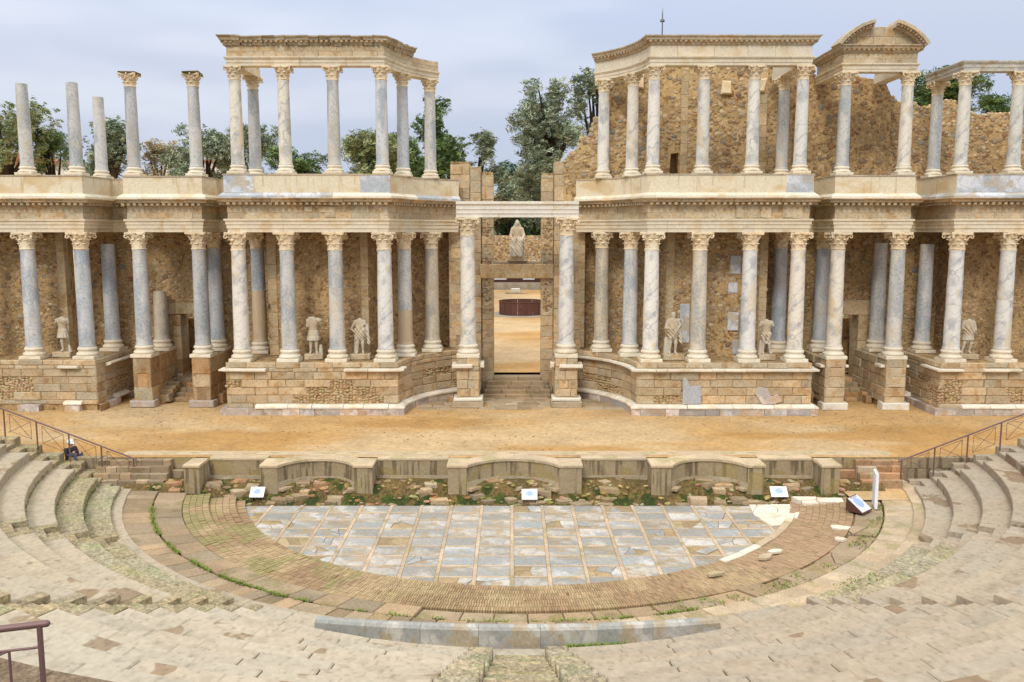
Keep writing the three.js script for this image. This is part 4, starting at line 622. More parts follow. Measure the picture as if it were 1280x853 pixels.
// pedestals of the two central columns
for (const [x, t] of [[-2.09, 'headless-statues'], [2.58, 'bearded-statue']]) {
  const P = thing('column_pedestal', `stone pedestal of the lintel column, ${t} side`, 'pedestal', 'pedestals of the central doorway'); const x0 = x - 0.53, x1 = x + 0.53, zf = -40.8;
  mesh('core', chBox(x0 + 0.06, x1 - 0.06, 0, 2.36, -44.0, zf - 0.06, 0.01), M.core, P); ashlar(P, [[x0, -44], [x0, zf], [x1, zf], [x1, -44]], [0.5, 0.88, 1.32, 1.75, 1.95, 2.38], M.ashlar.slice(2), { lo: 0.45, hi: 0.75 });
  mesh('plinth_block', noisy(chBox(x0 - 0.2, x1 + 0.2, 0, 0.3, zf - 0.8, zf + 0.22, 0.03), 0.03, 2.5), M.flagPale[2], P); mesh('base_slab', noisy(chBox(x0 - 0.16, x1 + 0.16, 0.304, 0.48, zf - 0.8, zf + 0.18, 0.05), 0.02, 2.5), M.white[2], P);
  mesh('coping_slab', noisy(chBox(x < 0 ? x0 - 0.22 : x0 + 0.2, x < 0 ? x1 - 0.3 : x1 + 0.22, 1.9, 2.08, zf - 0.8, zf + 0.2, 0.04), 0.03, 3), M.white[1], P); mesh('coping_slab', noisy(chBox(x < 0 ? x1 : x0 - 0.22, x < 0 ? x1 + 0.22 : x0, 1.85, 2.1, zf - 0.9, zf - 0.2, 0.05), 0.05, 3), M.white[3], P);
}
// paved apron and steps of the central doorway
{
  const A = struct('doorway_apron', 'uneven flagstone paving in front of the central steps', 'pavement'); let z = -43.3; while (z < -40.5) { const dz = rr(0.4, 0.65); let x = -4.6 + rr(-0.2, 0.2); while (x < 5.0) { const w = rr(0.5, 1.05); const c = Math.hypot(x + w / 2 - EX, z + dz / 2 - EZ); if (c < 5.2 && !(Math.abs(x + w / 2 + 2.09) < 0.7) && !(Math.abs(x + w / 2 - 2.58) < 0.7)) mesh('flagstone', floorSlab([[x + 0.01, z + 0.01], [x + w - 0.015, z + rr(0, 0.03)], [x + w - 0.01, z + dz - 0.01], [x + 0.015, z + dz - 0.012]], -0.1, 0.045 + rr(-0.02, 0.02), 0.02), pick([...M.flagPale.slice(0, 3), ...M.flagOld.slice(3)]), A); x += w; } z += dz; }
  const S = thing('central_steps', 'five stone steps rising through the central doorway', 'steps'); for (let k = 0; k < 5; k++) { const w = k < 4 ? 1.72 - k * 0.05 : 1.22; let x = 0.27 - w; while (x < 0.27 + w - 0.05) { const l = Math.min(rr(0.6, 1.3), 0.27 + w - x); mesh('step_stone', chBox(x + 0.006, x + l - 0.006, 0, 0.18 * (k + 1) + rr(-0.01, 0.01), -44.9, -43.05 - k * 0.28, 0.025), pick(M.flagOld.slice(2)), S); x += l; } }
}
// steps of the side doorways
for (const [x0, x1, t] of [[-17.0, -15.25, 'side doorway with the broken stub'], [15.7, 17.4, 'side doorway under the broken pediment']]) { const S = thing('side_door_steps', `worn stone steps up to the ${t}`, 'steps', 'steps of the side doorways'); for (let k = 0; k < 5; k++) { let x = x0; while (x < x1 - 0.05) { const l = Math.min(rr(0.5, 1.1), x1 - x); mesh('step_stone', noisy(chBox(x + 0.006, x + l - 0.006, 0, 0.19 * (k + 1), -45.2, -42.2 - k * 0.32, 0.03), 0.02, 3), pick([...M.ashlarRed, ...M.flagOld]), S); x += l; } }
  for (let k = 0; k < 4; k++) mesh('fallen_block', noisy(chBox(-0.3, 0.3, 0, 0.35, -0.25, 0.25, 0.05), 0.09, 2.5), pick(M.flagOld), S).position.set(x0 + rr(0, 0.25), 0.1 + k * 0.15, -41.9 - k * 0.35); }

// ------------------------------------------------------------------ back walls of rubble masonry
const softRub = rubbleCols.map(c => mix3(c, [0.60, 0.475, 0.31], 0.5));
function rubbleWall(label, path, y0, y1, o = {}) {
  const W = thing('rubble_wall', label, 'wall', 'rubble walls of the stage building'); const t = o.t || 0.9;
  mesh('core', sweep(path, [[-t, y0], [0, y0], [0, y1], [-t, y1]]), o.mat || M.mortar, W);
  lumps(W, rubbleFace(path, Math.max(y0, o.from || 2.4), Math.min(y1, o.to || 8.3), o.sp || 0.19, o.size || [0.06, 0.12], o.cols || softRub, o.skip));
  const L = pathLen(path); for (let i = 0; i < (o.big || 6); i++) { const s = rr(0.3, L - 0.3); const p = slicePath(path, s, s + 0.02); const n = segN(p[0], p[1]); const m = mesh('stone', lumpGeo[i % 3], M.bigStone[i % 5], W); m.position.set(p[0][0], rr(Math.max(y0, o.from || 2.6) + 0.3, Math.min(y1, o.to || 8) - 0.3), p[0][1]); m.rotation.set(0, Math.atan2(n[0], n[1]), 0); m.scale.set(rr(0.18, 0.27), rr(0.12, 0.18), 0.06); }
  return W;
}
M.bigStone = [[0.32, 0.22, 0.15], [0.40, 0.29, 0.18], [0.34, 0.32, 0.29], [0.48, 0.34, 0.19], [0.40, 0.21, 0.12]].map(c => std(...c, T.stone, { bump: 0.03 }));
function pilasterOn(W, x0, x1, z0, z1, y0, y1) { let y = y0; while (y < y1 - 0.05) { const h = Math.min(rr(0.4, 0.7), y1 - y); mesh('pilaster_block', chBox(x0, x1, y + 0.004, y + h - 0.004, z0, z1 + rr(-0.008, 0.008), 0.012), pick(M.pilaster), W); y += h; } }
const YS = 8.9;
// child-torso bay
{ const W = rubbleWall('rubble niche wall behind the child-torso statue', [[-31, -42.2], [-21.6, -42.2]], 0, YS, { big: 12 }); pilasterOn(W, -21.95, -21.58, -42.6, -42.17, 2.4, 8.6); }
{ const W = rubbleWall('recessed rubble wall with the side doorway by the broken stub', [[-21.62, -44.2], [-16.95, -44.2]], 0, YS, { big: 10, skip: (x, y) => x > -17.3 && y < 4.9 }); mesh('core', chBox(-15.2, -11.4, 0, YS, -45.1, -44.2, 0.01), M.mortar, W); lumps(W, rubbleFace([[-15.2, -44.2], [-11.7, -44.2]], 2.4, 8.3, 0.19, [0.06, 0.12], softRub, (x, y) => x < -14.8 && y < 4.9)); mesh('core', chBox(-16.95, -15.2, 4.7, YS, -45.1, -44.203, 0.01), M.mortar, W); lumps(W, rubbleFace([[-16.95, -44.2], [-15.2, -44.2]], 4.75, 8.3, 0.19, [0.06, 0.12], softRub));
  mesh('door_lintel', chBox(-17.5, -14.8, 4.15, 4.72, -45.0, -44.12, 0.02), M.pilaster[2], W); for (const [a, b] of [[-17.25, -16.85], [-15.2, -14.85]]) { let y = 0; while (y < 4.1) { const h = Math.min(rr(0.45, 0.8), 4.14 - y); mesh('jamb_block', chBox(a, b, y + 0.005, y + h - 0.005, -45.15, -44.1 + rr(-0.02, 0.02), 0.02), pick(M.ashlarRed.concat(M.pilaster)), W); y += h; } } }
{ const W = rubbleWall('rubble niche wall behind the two headless statues, curving to the doorway', [[-11.6, -44.2], [-11.6, -41.55], [-6.88, -41.55], [-6.62, -42.5], [-5.75, -43.8], [-4.3, -44.75], [-2.85, -45.2]], 0, YS, { big: 14 }); pilasterOn(W, -11.63, -11.2, -42.0, -41.5, 2.4, 8.6); pilasterOn(W, -7.2, -6.85, -42.0, -41.5, 2.4, 8.6); pilasterOn(W, -3.2, -2.85, -45.0, -44.3, 2.4, 8.6); }
{ const W = rubbleWall('rubble niche wall behind the bearded statue, curving to the doorway', [[3.35, -45.2], [4.8, -44.75], [6.25, -43.8], [7.1, -42.5], [7.36, -41.5], [12.1, -41.5], [12.1, -44.2]], 0, YS, { big: 14 }); pilasterOn(W, 7.33, 7.7, -42.0, -41.45, 2.4, 8.6); pilasterOn(W, 11.75, 12.13, -42.0, -41.45, 2.4, 8.6); pilasterOn(W, 3.35, 3.7, -45.0, -44.3, 2.4, 8.6);
  for (const [x, y, w, h] of [[10.35, 6.3, 0.5, 0.9], [10.3, 5.4, 0.45, 0.5], [8.0, 3.0, 0.5, 1.9], [10.3, 3.6, 0.55, 0.9], [10.6, 2.45, 0.8, 0.7]]) mesh('marble_patch', noisy(chBox(x, x + w, y, y + h, -41.6, -41.44, 0.02), 0.04, 2.5), M.greyMarble, W); }
{ const W = rubbleWall('recessed rubble wall with the side doorway under the pediment', [[17.65, -44.2], [21.62, -44.2]], 0, YS, { big: 10, skip: (x, y) => x < 18.1 && y < 4.9 }); mesh('core', chBox(12.0, 16.0, 0, YS, -45.1, -44.2, 0.01), M.mortar, W); lumps(W, rubbleFace([[12.1, -44.2], [16, -44.2]], 2.4, 8.3, 0.19, [0.06, 0.12], softRub)); mesh('core', chBox(16, 17.65, 4.7, YS, -45.1, -44.203, 0.01), M.mortar, W); lumps(W, rubbleFace([[16, -44.2], [17.65, -44.2]], 4.75, 8.3, 0.19, [0.06, 0.12], softRub));
  mesh('door_lintel', chBox(15.7, 18.3, 4.1, 4.85, -45.0, -44.12, 0.02), M.pilaster[3], W); for (const [a, b] of [[15.62, 16.02], [17.62, 18.1]]) { let y = 0; while (y < 4.05) { const h = Math.min(rr(0.45, 0.8), 4.09 - y); mesh('jamb_block', chBox(a, b, y + 0.005, y + h - 0.005, -45.15, -44.1 + rr(-0.02, 0.02), 0.02), pick(M.pilaster), W); y += h; } } }
rubbleWall('rubble niche wall behind the striding statue', [[21.55, -44.2], [21.55, -42.0], [31, -42.0]], 0, YS, { big: 12 });
// central jambs of squared stones with ruined stepped tops
function jamb(label, xs, inner) {
  const W = thing('door_jamb', label, 'wall', 'jambs of the central doorway');
  for (const [x0, x1, top, z0, z1] of xs) { mesh('core', chBox(x0 + 0.03, x1 - 0.03, 0, top - 0.08, z0, z1 - 0.04, 0.01), M.core, W); let y = 0; while (y < top - 0.1) { const h = rr(0.42, 0.75); let x = x0; while (x < x1 - 0.05) { let w = Math.min(rr(0.4, 0.8), x1 - x); if (x1 - x - w < 0.25) w = x1 - x; mesh('stone_block', noisy(chBox(x + 0.006, x + w - 0.006, y + 0.006, Math.min(y + h, top) - 0.006 + (y + h > top - 0.1 ? rr(-0.25, 0.05) : 0), z0 + 0.02, z1 + rr(-0.025, 0.02), 0.02), 0.015, 2), pick(y > 9 ? M.pilaster.concat(M.ashlar) : M.ashlar), W); x += w; } y += h; }
  }
  // rubble patch where the facing is lost
  const L = []; for (let i = 0; i < 120; i++) { const b = xs[0]; L.push({ p: [rr(b[0] + 0.1, b[1] - 0.1), rr(4.2, 9), b[4] + 0.005], n: [0, 1], s: [rr(0.05, 0.13), rr(0.04, 0.09), 0.04], r: rr(-0.5, 0.5), c: pick(rubbleCols) }); } lumps(W, L);
}
jamb('squared stone doorway jamb with stepped ruined top, headless-statues side', [[-1.55, -0.93, 11.35, -45.3, -44.45], [-2.1, -1.56, 11.6, -45.4, -44.25], [-3.1, -2.11, 11.85, -45.5, -44.3]], 1);
jamb('squared stone doorway jamb merging into the ruined rubble wall', [[1.48, 2.1, 11.3, -45.3, -44.45], [2.11, 2.62, 11.75, -45.4, -44.25], [2.63, 3.5, 12.0, -45.5, -44.3]], -1);
{ const L = thing('door_lintel', 'long plain stone lintel across the central doorway under the seated statue', 'lintel'); mesh('beam', noisy(chBox(-1.62, 2.1, 5.95, 6.68, -45.25, -44.22, 0.03), 0.012, 2), M.pilaster[3], L); mesh('ledge', chBox(-0.95, 1.5, 6.684, 6.8, -45.2, -44.6, 0.02), M.flagPale[2], L); }
{ const L = thing('white_lintel', 'white marble moulded lintel spanning the two tall central columns', 'lintel'); const prof = [[-0.4, 8.97], [0.36, 8.97], [0.36, 9.13], [0.40, 9.14], [0.40, 9.32], [0.44, 9.33], [0.44, 9.50], [0.53, 9.58], [0.53, 9.70], [-0.4, 9.70]]; for (const [a, b] of [[-2.6, -0.55], [-0.545, 1.9], [1.905, 3.1]]) mesh('marble_beam', sweep([[a, -41.3], [b, -41.3]], prof), M.lintelW ??= std(0.86, 0.83, 0.77, T.fine), L); }

// ------------------------------------------------------------------ entablatures and parapets of the first storey
const eL = [[-31, -40.65], [-19.98, -40.65], [-19.98, -43.55], [-17.57, -43.55], [-17.57, -41.3], [-14.76, -41.3], [-14.76, -43.55], [-12.43, -43.55], [-12.43, -39.8], [-5.81, -39.8], ...arcPath(EX, EZ, 6.06, -78, -31, 12)];
const eR = [...arcPath(EX, EZ, 6.12, 31, 79, 12), [6.35, -39.7], [12.98, -39.7], [12.98, -43.5], [15.14, -43.5], [15.14, -40.7], [17.95, -40.7], [17.95, -43.5], [20.17, -43.5], [20.17, -39.7], [31, -39.7]];
function modillions(W, path, y, h, out, step, mat, skip) { const gs = []; const L = pathLen(path); for (let s = 0.1; s < L; s += step) { const p = slicePath(path, s, s + 0.02); if (p.length < 2 || (skip && skip(s))) continue; const n = segN(p[0], p[1]); const g = new THREE.BoxGeometry(step * 0.5, h, out); g.translate(0, 0, out / 2); g.rotateY(Math.atan2(n[0], n[1])); g.translate(p[0][0], y + h / 2, p[0][1]); gs.push(boxUV(g)); } if (gs.length) stuff(mesh('modillions', mergeGeometries(gs), mat, W)); }
function entab(label, path, o = {}) {
  const W = thing('entablature', label, 'entablature', 'first storey entablatures');
  sweepBlocks(W, 'architrave_block', path, [[-0.36, 8.28], [0.34, 8.28], [0.34, 8.44], [0.375, 8.45], [0.375, 8.62], [0.41, 8.63], [0.41, 8.76], [0.47, 8.80], [0.47, 8.88], [-0.36, 8.88]], M.architrave, 1.3, 2.6, 0.008, 0.004);
  for (const [a, b] of [[8.885, 9.16], [9.165, 9.48]]) sweepBlocks(W, 'frieze_block', path, [[-0.30, a], [0.33, a], [0.33, b], [-0.30, b]], M.frieze, 0.7, 1.7, 0.012, 0.012, null, 0.006);
  sweepBlocks(W, 'cornice_block', path, [[-0.30, 9.485], [0.38, 9.485], [0.44, 9.56], [0.44, 9.61], [0.68, 9.63], [0.70, 9.71], [0.80, 9.77], [0.80, 9.80], [-0.30, 9.80]], M.cornice, 0.5, 1.3, 0.014, 0.03, o.keepCor, 0.016);
  modillions(W, offsetPath(path, 0.44), 9.50, 0.11, 0.2, 0.27, M.cornice[2]);
  return W;
}
entab('first storey entablature with worn cornice above the two-headless-statues side', eL, { keepCor: prob(31, 0.985) }); entab('first storey entablature above the bearded-statue and pediment side', eR, { keepCor: prob(33, 0.97) });
{ // relief fragment blocks on the frieze
  const F = thing('frieze_relief', 'carved relief fragments on the frieze above the bearded statue', 'relief'); for (const [x, w, h] of [[10.0, 0.35, 0.6], [10.5, 0.5, 0.6], [11.1, 0.5, 0.55], [12.1, 0.9, 0.62]]) mesh('carved_block', noisy(chBox(x, x + w, 8.9, 8.9 + h, -39.4, -39.31, 0.03), 0.05, 5), M.frieze[4], F);
  const G = thing('frieze_relief', 'carved relief fragment on the frieze above the two headless statues', 'relief'); for (const [x, w, y, h] of [[-9.3, 0.35, 9.2, 0.25], [-8.6, 0.7, 9.15, 0.3], [-8.4, 0.5, 8.92, 0.35]]) mesh('carved_block', noisy(chBox(x, x + w, y, y + h, -39.5, -39.42, 0.03), 0.05, 5), M.frieze[4], G); }
function parapet(label, path, marble, o = {}) {
  const W = thing('parapet', label, 'parapet', 'pedestal parapets of the upper columns'); const L = pathLen(path); let s = 0; const cuts = o.cuts || [];
  const segs = []; while (s < L - 0.05) { let e = Math.min(L, s + rr(2.0, 3.2)); if (L - e < 0.8) e = L; segs.push([s, e]); s = e; }
  for (const [a, b] of segs) mesh('plaster_panel', sweep(slicePath(path, a + 0.003, b - 0.003), [[-0.42, 10.04], [0.42, 10.04], [0.42, 10.80], [-0.42, 10.80]]), M.parapet, W);
  sweepBlocks(W, 'base_moulding', path, [[-0.45, 9.805], [0.62, 9.805], [0.62, 9.90], [0.52, 9.98], [0.46, 10.036], [-0.45, 10.036]], o.moul || M.base, 1.2, 2.6, 0.006, 0.006);
  sweepBlocks(W, 'capping', path, [[-0.44, 10.804], [0.45, 10.804], [0.45, 10.86], [-0.44, 10.86]], [M.parapetTop, M.coping], 1.0, 2.2, 0.006, 0.004);
  for (const [x0, x1, z, side] of marble) mesh('marble_panel', side ? chBox(side > 0 ? x0 : x0 - 0.02, side > 0 ? x0 + 0.02 : x0, 10.045, 10.80, x1, z, 0.004) : chBox(x0, x1, 10.045, 10.80, z - 0.03, z + 0.012, 0.004), M.greyMarble, W);
}
const gm = [M.greyMarble, M.white[3]];
parapet('cream parapet bearing the bare upper shafts', [[-31, -40.65], [-19.98, -40.65], [-19.98, -43.55], [-18.7, -43.55]], []); parapet('cream parapet bearing the two mossy-capital columns', [[-18.69, -43.55], [-17.57, -43.55], [-17.57, -41.3], [-14.76, -41.3], [-14.76, -43.55], [-13.6, -43.55]], []);
parapet('cream parapet with grey marble ends below the broken-cornice beam', [[-13.59, -43.55], [-12.43, -43.55], [-12.43, -39.8], [-5.81, -39.8], ...arcPath(EX, EZ, 6.06, -78, -31, 12)], [[-12.84, -11.5, -39.38], [-6.75, -5.42, -39.38]], { moul: gm });
parapet('cream parapet below the complete entablature, sloped broken inner end', [...arcPath(EX, EZ, 6.12, 31, 79, 12), [6.35, -39.7], [12.98, -39.7], [12.98, -43.5], [14.05, -43.5]], [[12.2, 13.39, -39.28]], {}); parapet('cream parapet below the broken pediment', [[14.06, -43.5], [15.14, -43.5], [15.14, -40.7], [17.95, -40.7], [17.95, -43.5], [19.0, -43.5]], [], { moul: gm }); parapet('grey marble faced parapet below the plain grey beam', [[19.01, -43.5], [20.17, -43.5], [20.17, -39.7], [31, -39.7]], [[19.77, 31, -39.28]], { moul: gm });
{ // floor of the upper storey behind the parapets
  const F = thing('upper_floor', 'mortar floor slab of the upper storey, headless-statues half', 'floor slab', 'upper floor slabs'); mesh('slab', fillPoly([...eL, [-2.9, -45.2], [-31, -45.2]].reverse(), 8.92, 10.5), M.core, F); const G = thing('upper_floor', 'mortar floor slab of the upper storey, pediment half', 'floor slab', 'upper floor slabs'); mesh('slab', fillPoly([...eR, [31, -45.2], [3.4, -45.2]].reverse(), 8.92, 10.5), M.core, G); }

// ------------------------------------------------------------------ upper storey
function upperEntab(label, path, yb, o = {}) {
  const W = thing('upper_entablature', label, 'entablature', 'upper storey entablatures'); const A = o.a || 0.38, F = o.f || 0.48, C = o.c || 0.38; const y1 = yb + A, y2 = y1 + F;
  sweepBlocks(W, 'architrave_block', path, [[-0.28, yb], [0.26, yb], [0.26, yb + A * 0.32], [0.285, yb + A * 0.34], [0.285, yb + A * 0.68], [0.31, yb + A * 0.7], [0.36, y1 - 0.05], [0.36, y1], [-0.28, y1]], o.am || M.architrave, 1.6, 2.6, 0.008, 0.003);
  if (o.only) return W;
  const nf = o.rows || 2; for (let k = 0; k < nf; k++) sweepBlocks(W, 'frieze_block', path, [[-0.25, y1 + F * k / nf + 0.004], [0.25, y1 + F * k / nf + 0.004], [0.25, y1 + F * (k + 1) / nf - 0.002], [-0.25, y1 + F * (k + 1) / nf - 0.002]], o.fm || M.frieze, 0.9, 1.8, 0.012, 0.006);
  if (o.cor !== false) { const cp = o.corPath || path; sweepBlocks(W, 'cornice_block', cp, [[-0.25, y2 + 0.004], [0.30, y2 + 0.004], [0.36, y2 + C * 0.35], [0.36, y2 + C * 0.42], [0.46, y2 + C * 0.5], [0.48, y2 + C * 0.72], [0.55, y2 + C * 0.88], [0.55, y2 + C], [-0.25, y2 + C * 1.05]], o.cm || M.cornicePale, o.clo || 0.7, o.chi || 1.5, 0.014, o.cj ?? 0.02, o.keep, o.worn || 0.008); modillions(W, offsetPath(cp, 0.36), y2 + C * 0.28, C * 0.24, 0.09, 0.22, M.cornice[1], o.keep ? s => ![-0.45, 0, 0.45].every(d => o.keep(s - 0.5 + d)) : null); }
  return W;
}
const aUL = arcPath(EX, EZ, 6.06, -78, -41, 8), aUR = arcPath(EX, EZ, 6.12, 40, 79, 8);
upperEntab('upper beam with broken cornice open to the sky', [[-12.3, -42.9], [-12.3, -39.8], [-5.81, -39.8], ...aUL], YUT, { keep: s => s > 0.5 && s < 12.2, clo: 0.35, chi: 0.6, cj: 0.06, worn: 0.05, cm: [std(0.50, 0.42, 0.30, T.stone), std(0.56, 0.47, 0.34, T.stone), std(0.44, 0.37, 0.26, T.stone)] });
upperEntab('complete upper entablature with dentil cornice before the rubble wall', [...aUR, [6.3, -39.7], [12.9, -39.7], [12.9, -43.6]], YUT, { rows: 1, fm: M.architrave, cj: 0.01 });
upperEntab('upper entablature carrying the broken curved pediment', [[15.15, -43.9], [15.15, -40.7], [17.97, -40.7], [17.97, -43.9]], 15.45, { a: 0.36, f: 0.46, c: 0.32, cj: 0.015 });
upperEntab('plain grey marble beam above the parapet with grey marble face', [[20.1, -43.0], [20.1, -39.7], [31, -39.7]], 15.3, { a: 0.44, only: true, am: [M.grey2 ??= std(0.60, 0.58, 0.53, T.stone), std(0.66, 0.63, 0.57, T.stone)] });
{ // segmental broken pediment
  const W = thing('broken_pediment', 'curved broken pediment with a gap at its crown', 'pediment'); const xc = 16.56, y0 = 16.62, w = 2.02, hgt = 1.06, R = (w * w + hgt * hgt) / (2 * hgt), yc = y0 + hgt - R; const am = Math.asin(w / R);
  const blk = (t0, t1, ra, rb, za, zb, mat, nm) => { const s = new THREE.Shape(); const n = 3; for (let i = 0; i <= n; i++) { const t = t0 + (t1 - t0) * i / n; const p = [xc + rb * Math.sin(t), yc + rb * Math.cos(t)]; i ? s.lineTo(...p) : s.moveTo(...p); } for (let i = n; i >= 0; i--) { const t = t0 + (t1 - t0) * i / n; s.lineTo(xc + ra * Math.sin(t), yc + ra * Math.cos(t)); } s.closePath(); const g = new THREE.ExtrudeGeometry(s, { depth: zb - za, bevelEnabled: true, bevelSize: 0.012, bevelThickness: 0.012, bevelSegments: 1 }); g.translate(0, 0, za); mesh(nm, noisy(boxUV(g), 0.012, 2), mat, W); };
  for (const sgn of [-1, 1]) { const t = sgn < 0 ? [-am, -am * 0.72, -am * 0.42, -am * 0.20] : [am * 0.24, am * 0.5, am * 0.76, am]; for (let i = 0; i < 3; i++) { blk(t[i] + 0.004, t[i + 1] - 0.004, R - 0.28, R - 0.13, -41.1, -40.25, pick(M.cornicePale), 'arched_cornice'); blk(t[i] + 0.004, t[i + 1] - 0.004, R - 0.127, R, -41.1, -40.02, pick(M.cornicePale), 'arched_cornice'); } const gs = []; for (let i = 0; i < 11; i++) { const tt = t[0] + (t[3] - t[0]) * (i + 0.5) / 11; const g = new THREE.BoxGeometry(0.10, 0.09, 0.16); g.rotateZ(-tt); g.translate(xc + (R - 0.18) * Math.sin(tt), yc + (R - 0.18) * Math.cos(tt), -40.16); gs.push(boxUV(g)); } stuff(mesh('modillions', mergeGeometries(gs), M.cornice[1], W)); }
  // tympanum: courses of blocks cut to the curve, crown lost
  for (let r = 0; r < 2; r++) { const yb = y0 - 0.08 + r * 0.44; const hw = y => Math.sqrt(Math.max(0.05, (R - 0.27) ** 2 - (y - yc) ** 2)); let x = xc - hw(yb); const end = xc + hw(yb); while (x < end - 0.05) { let l = Math.min(rr(0.6, 1.0), end - x); if (end - x - l < 0.3) l = end - x; const tp = q => Math.min(yb + 0.436, yc + Math.sqrt(Math.max(0.01, (R - 0.27) ** 2 - (q - xc) ** 2))); const xa = x + 0.005, xb = x + l - 0.005; const pl = [[xa, yb + 0.004], [xb, yb + 0.004], [xb, Math.max(yb + 0.01, tp(xb))]]; for (let k = 1; k < 4; k++) { const q = xb + (xa - xb) * k / 4; pl.push([q, Math.max(yb + 0.012, tp(q))]); } pl.push([xa, Math.max(yb + 0.01, tp(xa))]); const g = new GB(); slabInto(g, [0, 0, 0], [1, 0, 0], [0, 1, 0], [0, 0, 1], pl, -41.1, -40.5 + rr(-0.01, 0.01), 0.008, false); mesh('tympanum_block', g.geo(), pick(M.frieze), W); x += l; } }
}
// rubble walls of the upper storey (pediment half only)
function ruinWall(label, outline, z0, z1, o) {                        // outline [(x,y)] in elevation
  const W = thing('ruined_wall', label, 'wall', 'upper rubble walls'); const s = new THREE.Shape(outline.map(p => new THREE.Vector2(...p))); if (o.hole) s.holes.push(new THREE.Path(o.hole.map(p => new THREE.Vector2(...p)))); const g = new THREE.ExtrudeGeometry(s, { depth: z1 - z0, bevelEnabled: false }); g.translate(0, 0, z0); mesh('core', boxUV(g), o.mat || M.mortarPale, W);
  const xs = outline.map(p => p[0]); const x0 = Math.min(...xs), x1 = Math.max(...xs); const inside = (x, y) => { let c = false; for (let i = 0, j = outline.length - 1; i < outline.length; j = i++) { const a = outline[i], b = outline[j]; if ((a[1] > y) !== (b[1] > y) && x < (b[0] - a[0]) * (y - a[1]) / (b[1] - a[1]) + a[0]) c = !c; } return c; };
  lumps(W, rubbleFace([[x0, z1], [x1, z1]], 10.5, 17.5, o.sp || 0.225, o.size || [0.075, 0.14], o.cols || rubbleCols.map(c => mix3(c, [0.60, 0.48, 0.32], 0.2)), (x, y) => !inside(x, y) || (o.skip && o.skip(x, y))));
  // stones along the broken top edge give the ragged outline
  const E = []; for (let i = 0; i < outline.length - 1; i++) { const a = outline[i], b = outline[i + 1]; if (Math.min(a[1], b[1]) < 10) continue; const l = Math.hypot(b[0] - a[0], b[1] - a[1]); for (let t = 0; t < l; t += 0.16) for (let k = 0; k < 3; k++) E.push({ p: [a[0] + (b[0] - a[0]) * t / l + rr(-0.06, 0.06), a[1] + (b[1] - a[1]) * t / l + rr(-0.08, 0.06), rr(z0 + 0.1, z1 - 0.05)], n: [rr(-1, 1), rr(-1, 1)], s: [rr(0.10, 0.22), rr(0.07, 0.15), rr(0.1, 0.2)], r: rr(-0.5, 0.5), c: pick([[0.66, 0.54, 0.36], [0.56, 0.42, 0.25], [0.48, 0.36, 0.22], [0.60, 0.50, 0.36]]).map(v => v * rr(0.85, 1.15)) }); } lumps(W, E, 'broken_edge_stones');
  for (let i = 0; i < 18; i++) { let x, y, n = 0; do { x = rr(x0 + 0.3, x1 - 0.3); y = rr(11, 16.5); } while (!inside(x, y) && n++ < 40); if (n >= 40) continue; const m = mesh('stone', lumpGeo[i % 3], M.bigStone[i % 5], W); m.position.set(x, y, z1); m.scale.set(rr(0.18, 0.26), rr(0.13, 0.2), 0.06); }
  return W;
}
{ const W = ruinWall('tall rubble wall with ruined sloping edge behind the complete entablature', [[2.6, 8.9], [2.6, 11.7], [2.95, 12.2], [3.3, 12.3], [3.5, 12.9], [3.95, 13.1], [4.15, 13.7], [4.5, 14.0], [4.65, 14.7], [4.95, 15.1], [5.1, 15.8], [5.3, 16.3], [13.9, 16.6], [13.9, 8.9]], -45.1, -44.2, { hole: [[7.85, 11.0], [8.3, 11.05], [8.28, 12.2], [7.9, 12.15]], skip: (x, y) => x > 7.7 && x < 8.4 && y > 10.8 && y < 12.35 });
  mesh('recess_back', chBox(7.6, 8.5, 10.8, 12.5, -45.5, -45.11, 0.01), M.mortar, W); pilasterOn(W, 8.35, 8.7, -44.6, -44.15, 10.5, 16.4); pilasterOn(W, 12.2, 12.6, -44.6, -44.13, 10.5, 16.4); for (const [x, y] of [[10.3, 15.0], [6.0, 15.3], [12.0, 15.1]]) mesh('capital_fragment', noisy(chBox(x, x + 0.45, y, y + 0.65, -44.3, -43.95, 0.05), 0.08, 4), M.capital[1], W); }
ruinWall('dark rubble wall behind the broken pediment', [[13.9, 8.9], [13.9, 16.9], [14.8, 16.9], [14.9, 15.9], [16.2, 16.0], [17.2, 15.85], [18.4, 15.7], [18.8, 14.9], [18.8, 8.9]], -45.2, -44.3, { size: [0.06, 0.13], sp: 0.23, mat: M.mortar });
ruinWall('lower ragged rubble wall behind the plain grey beam', [[18.8, 8.9], [18.8, 15.0], [19.3, 14.6], [19.9, 14.7], [20.4, 14.3], [21.3, 14.6], [21.9, 14.75], [22.4, 14.2], [23.4, 14.0], [24.6, 14.15], [26, 13.8], [31, 13.4], [31, 8.9]], -45.3, -44.4, { size: [0.055, 0.12], sp: 0.21, mat: M.mortar });
{ const R = thing('lightning_rod', 'thin lightning rod standing on the complete entablature', 'rod', null, [6.75, 16.7, -40.6]); const g = new THREE.CylinderGeometry(0.022, 0.03, 1.3, 8); g.translate(0, 0.65, 0); mesh('pole', g, M.steel, R); const h = new THREE.CylinderGeometry(0.09, 0.11, 0.09, 10); h.translate(0, 1.0, 0); mesh('head', h, M.steel, R); const t = new THREE.ConeGeometry(0.02, 0.3, 8); t.translate(0, 1.45, 0); mesh('tip', t, M.steel, R); }

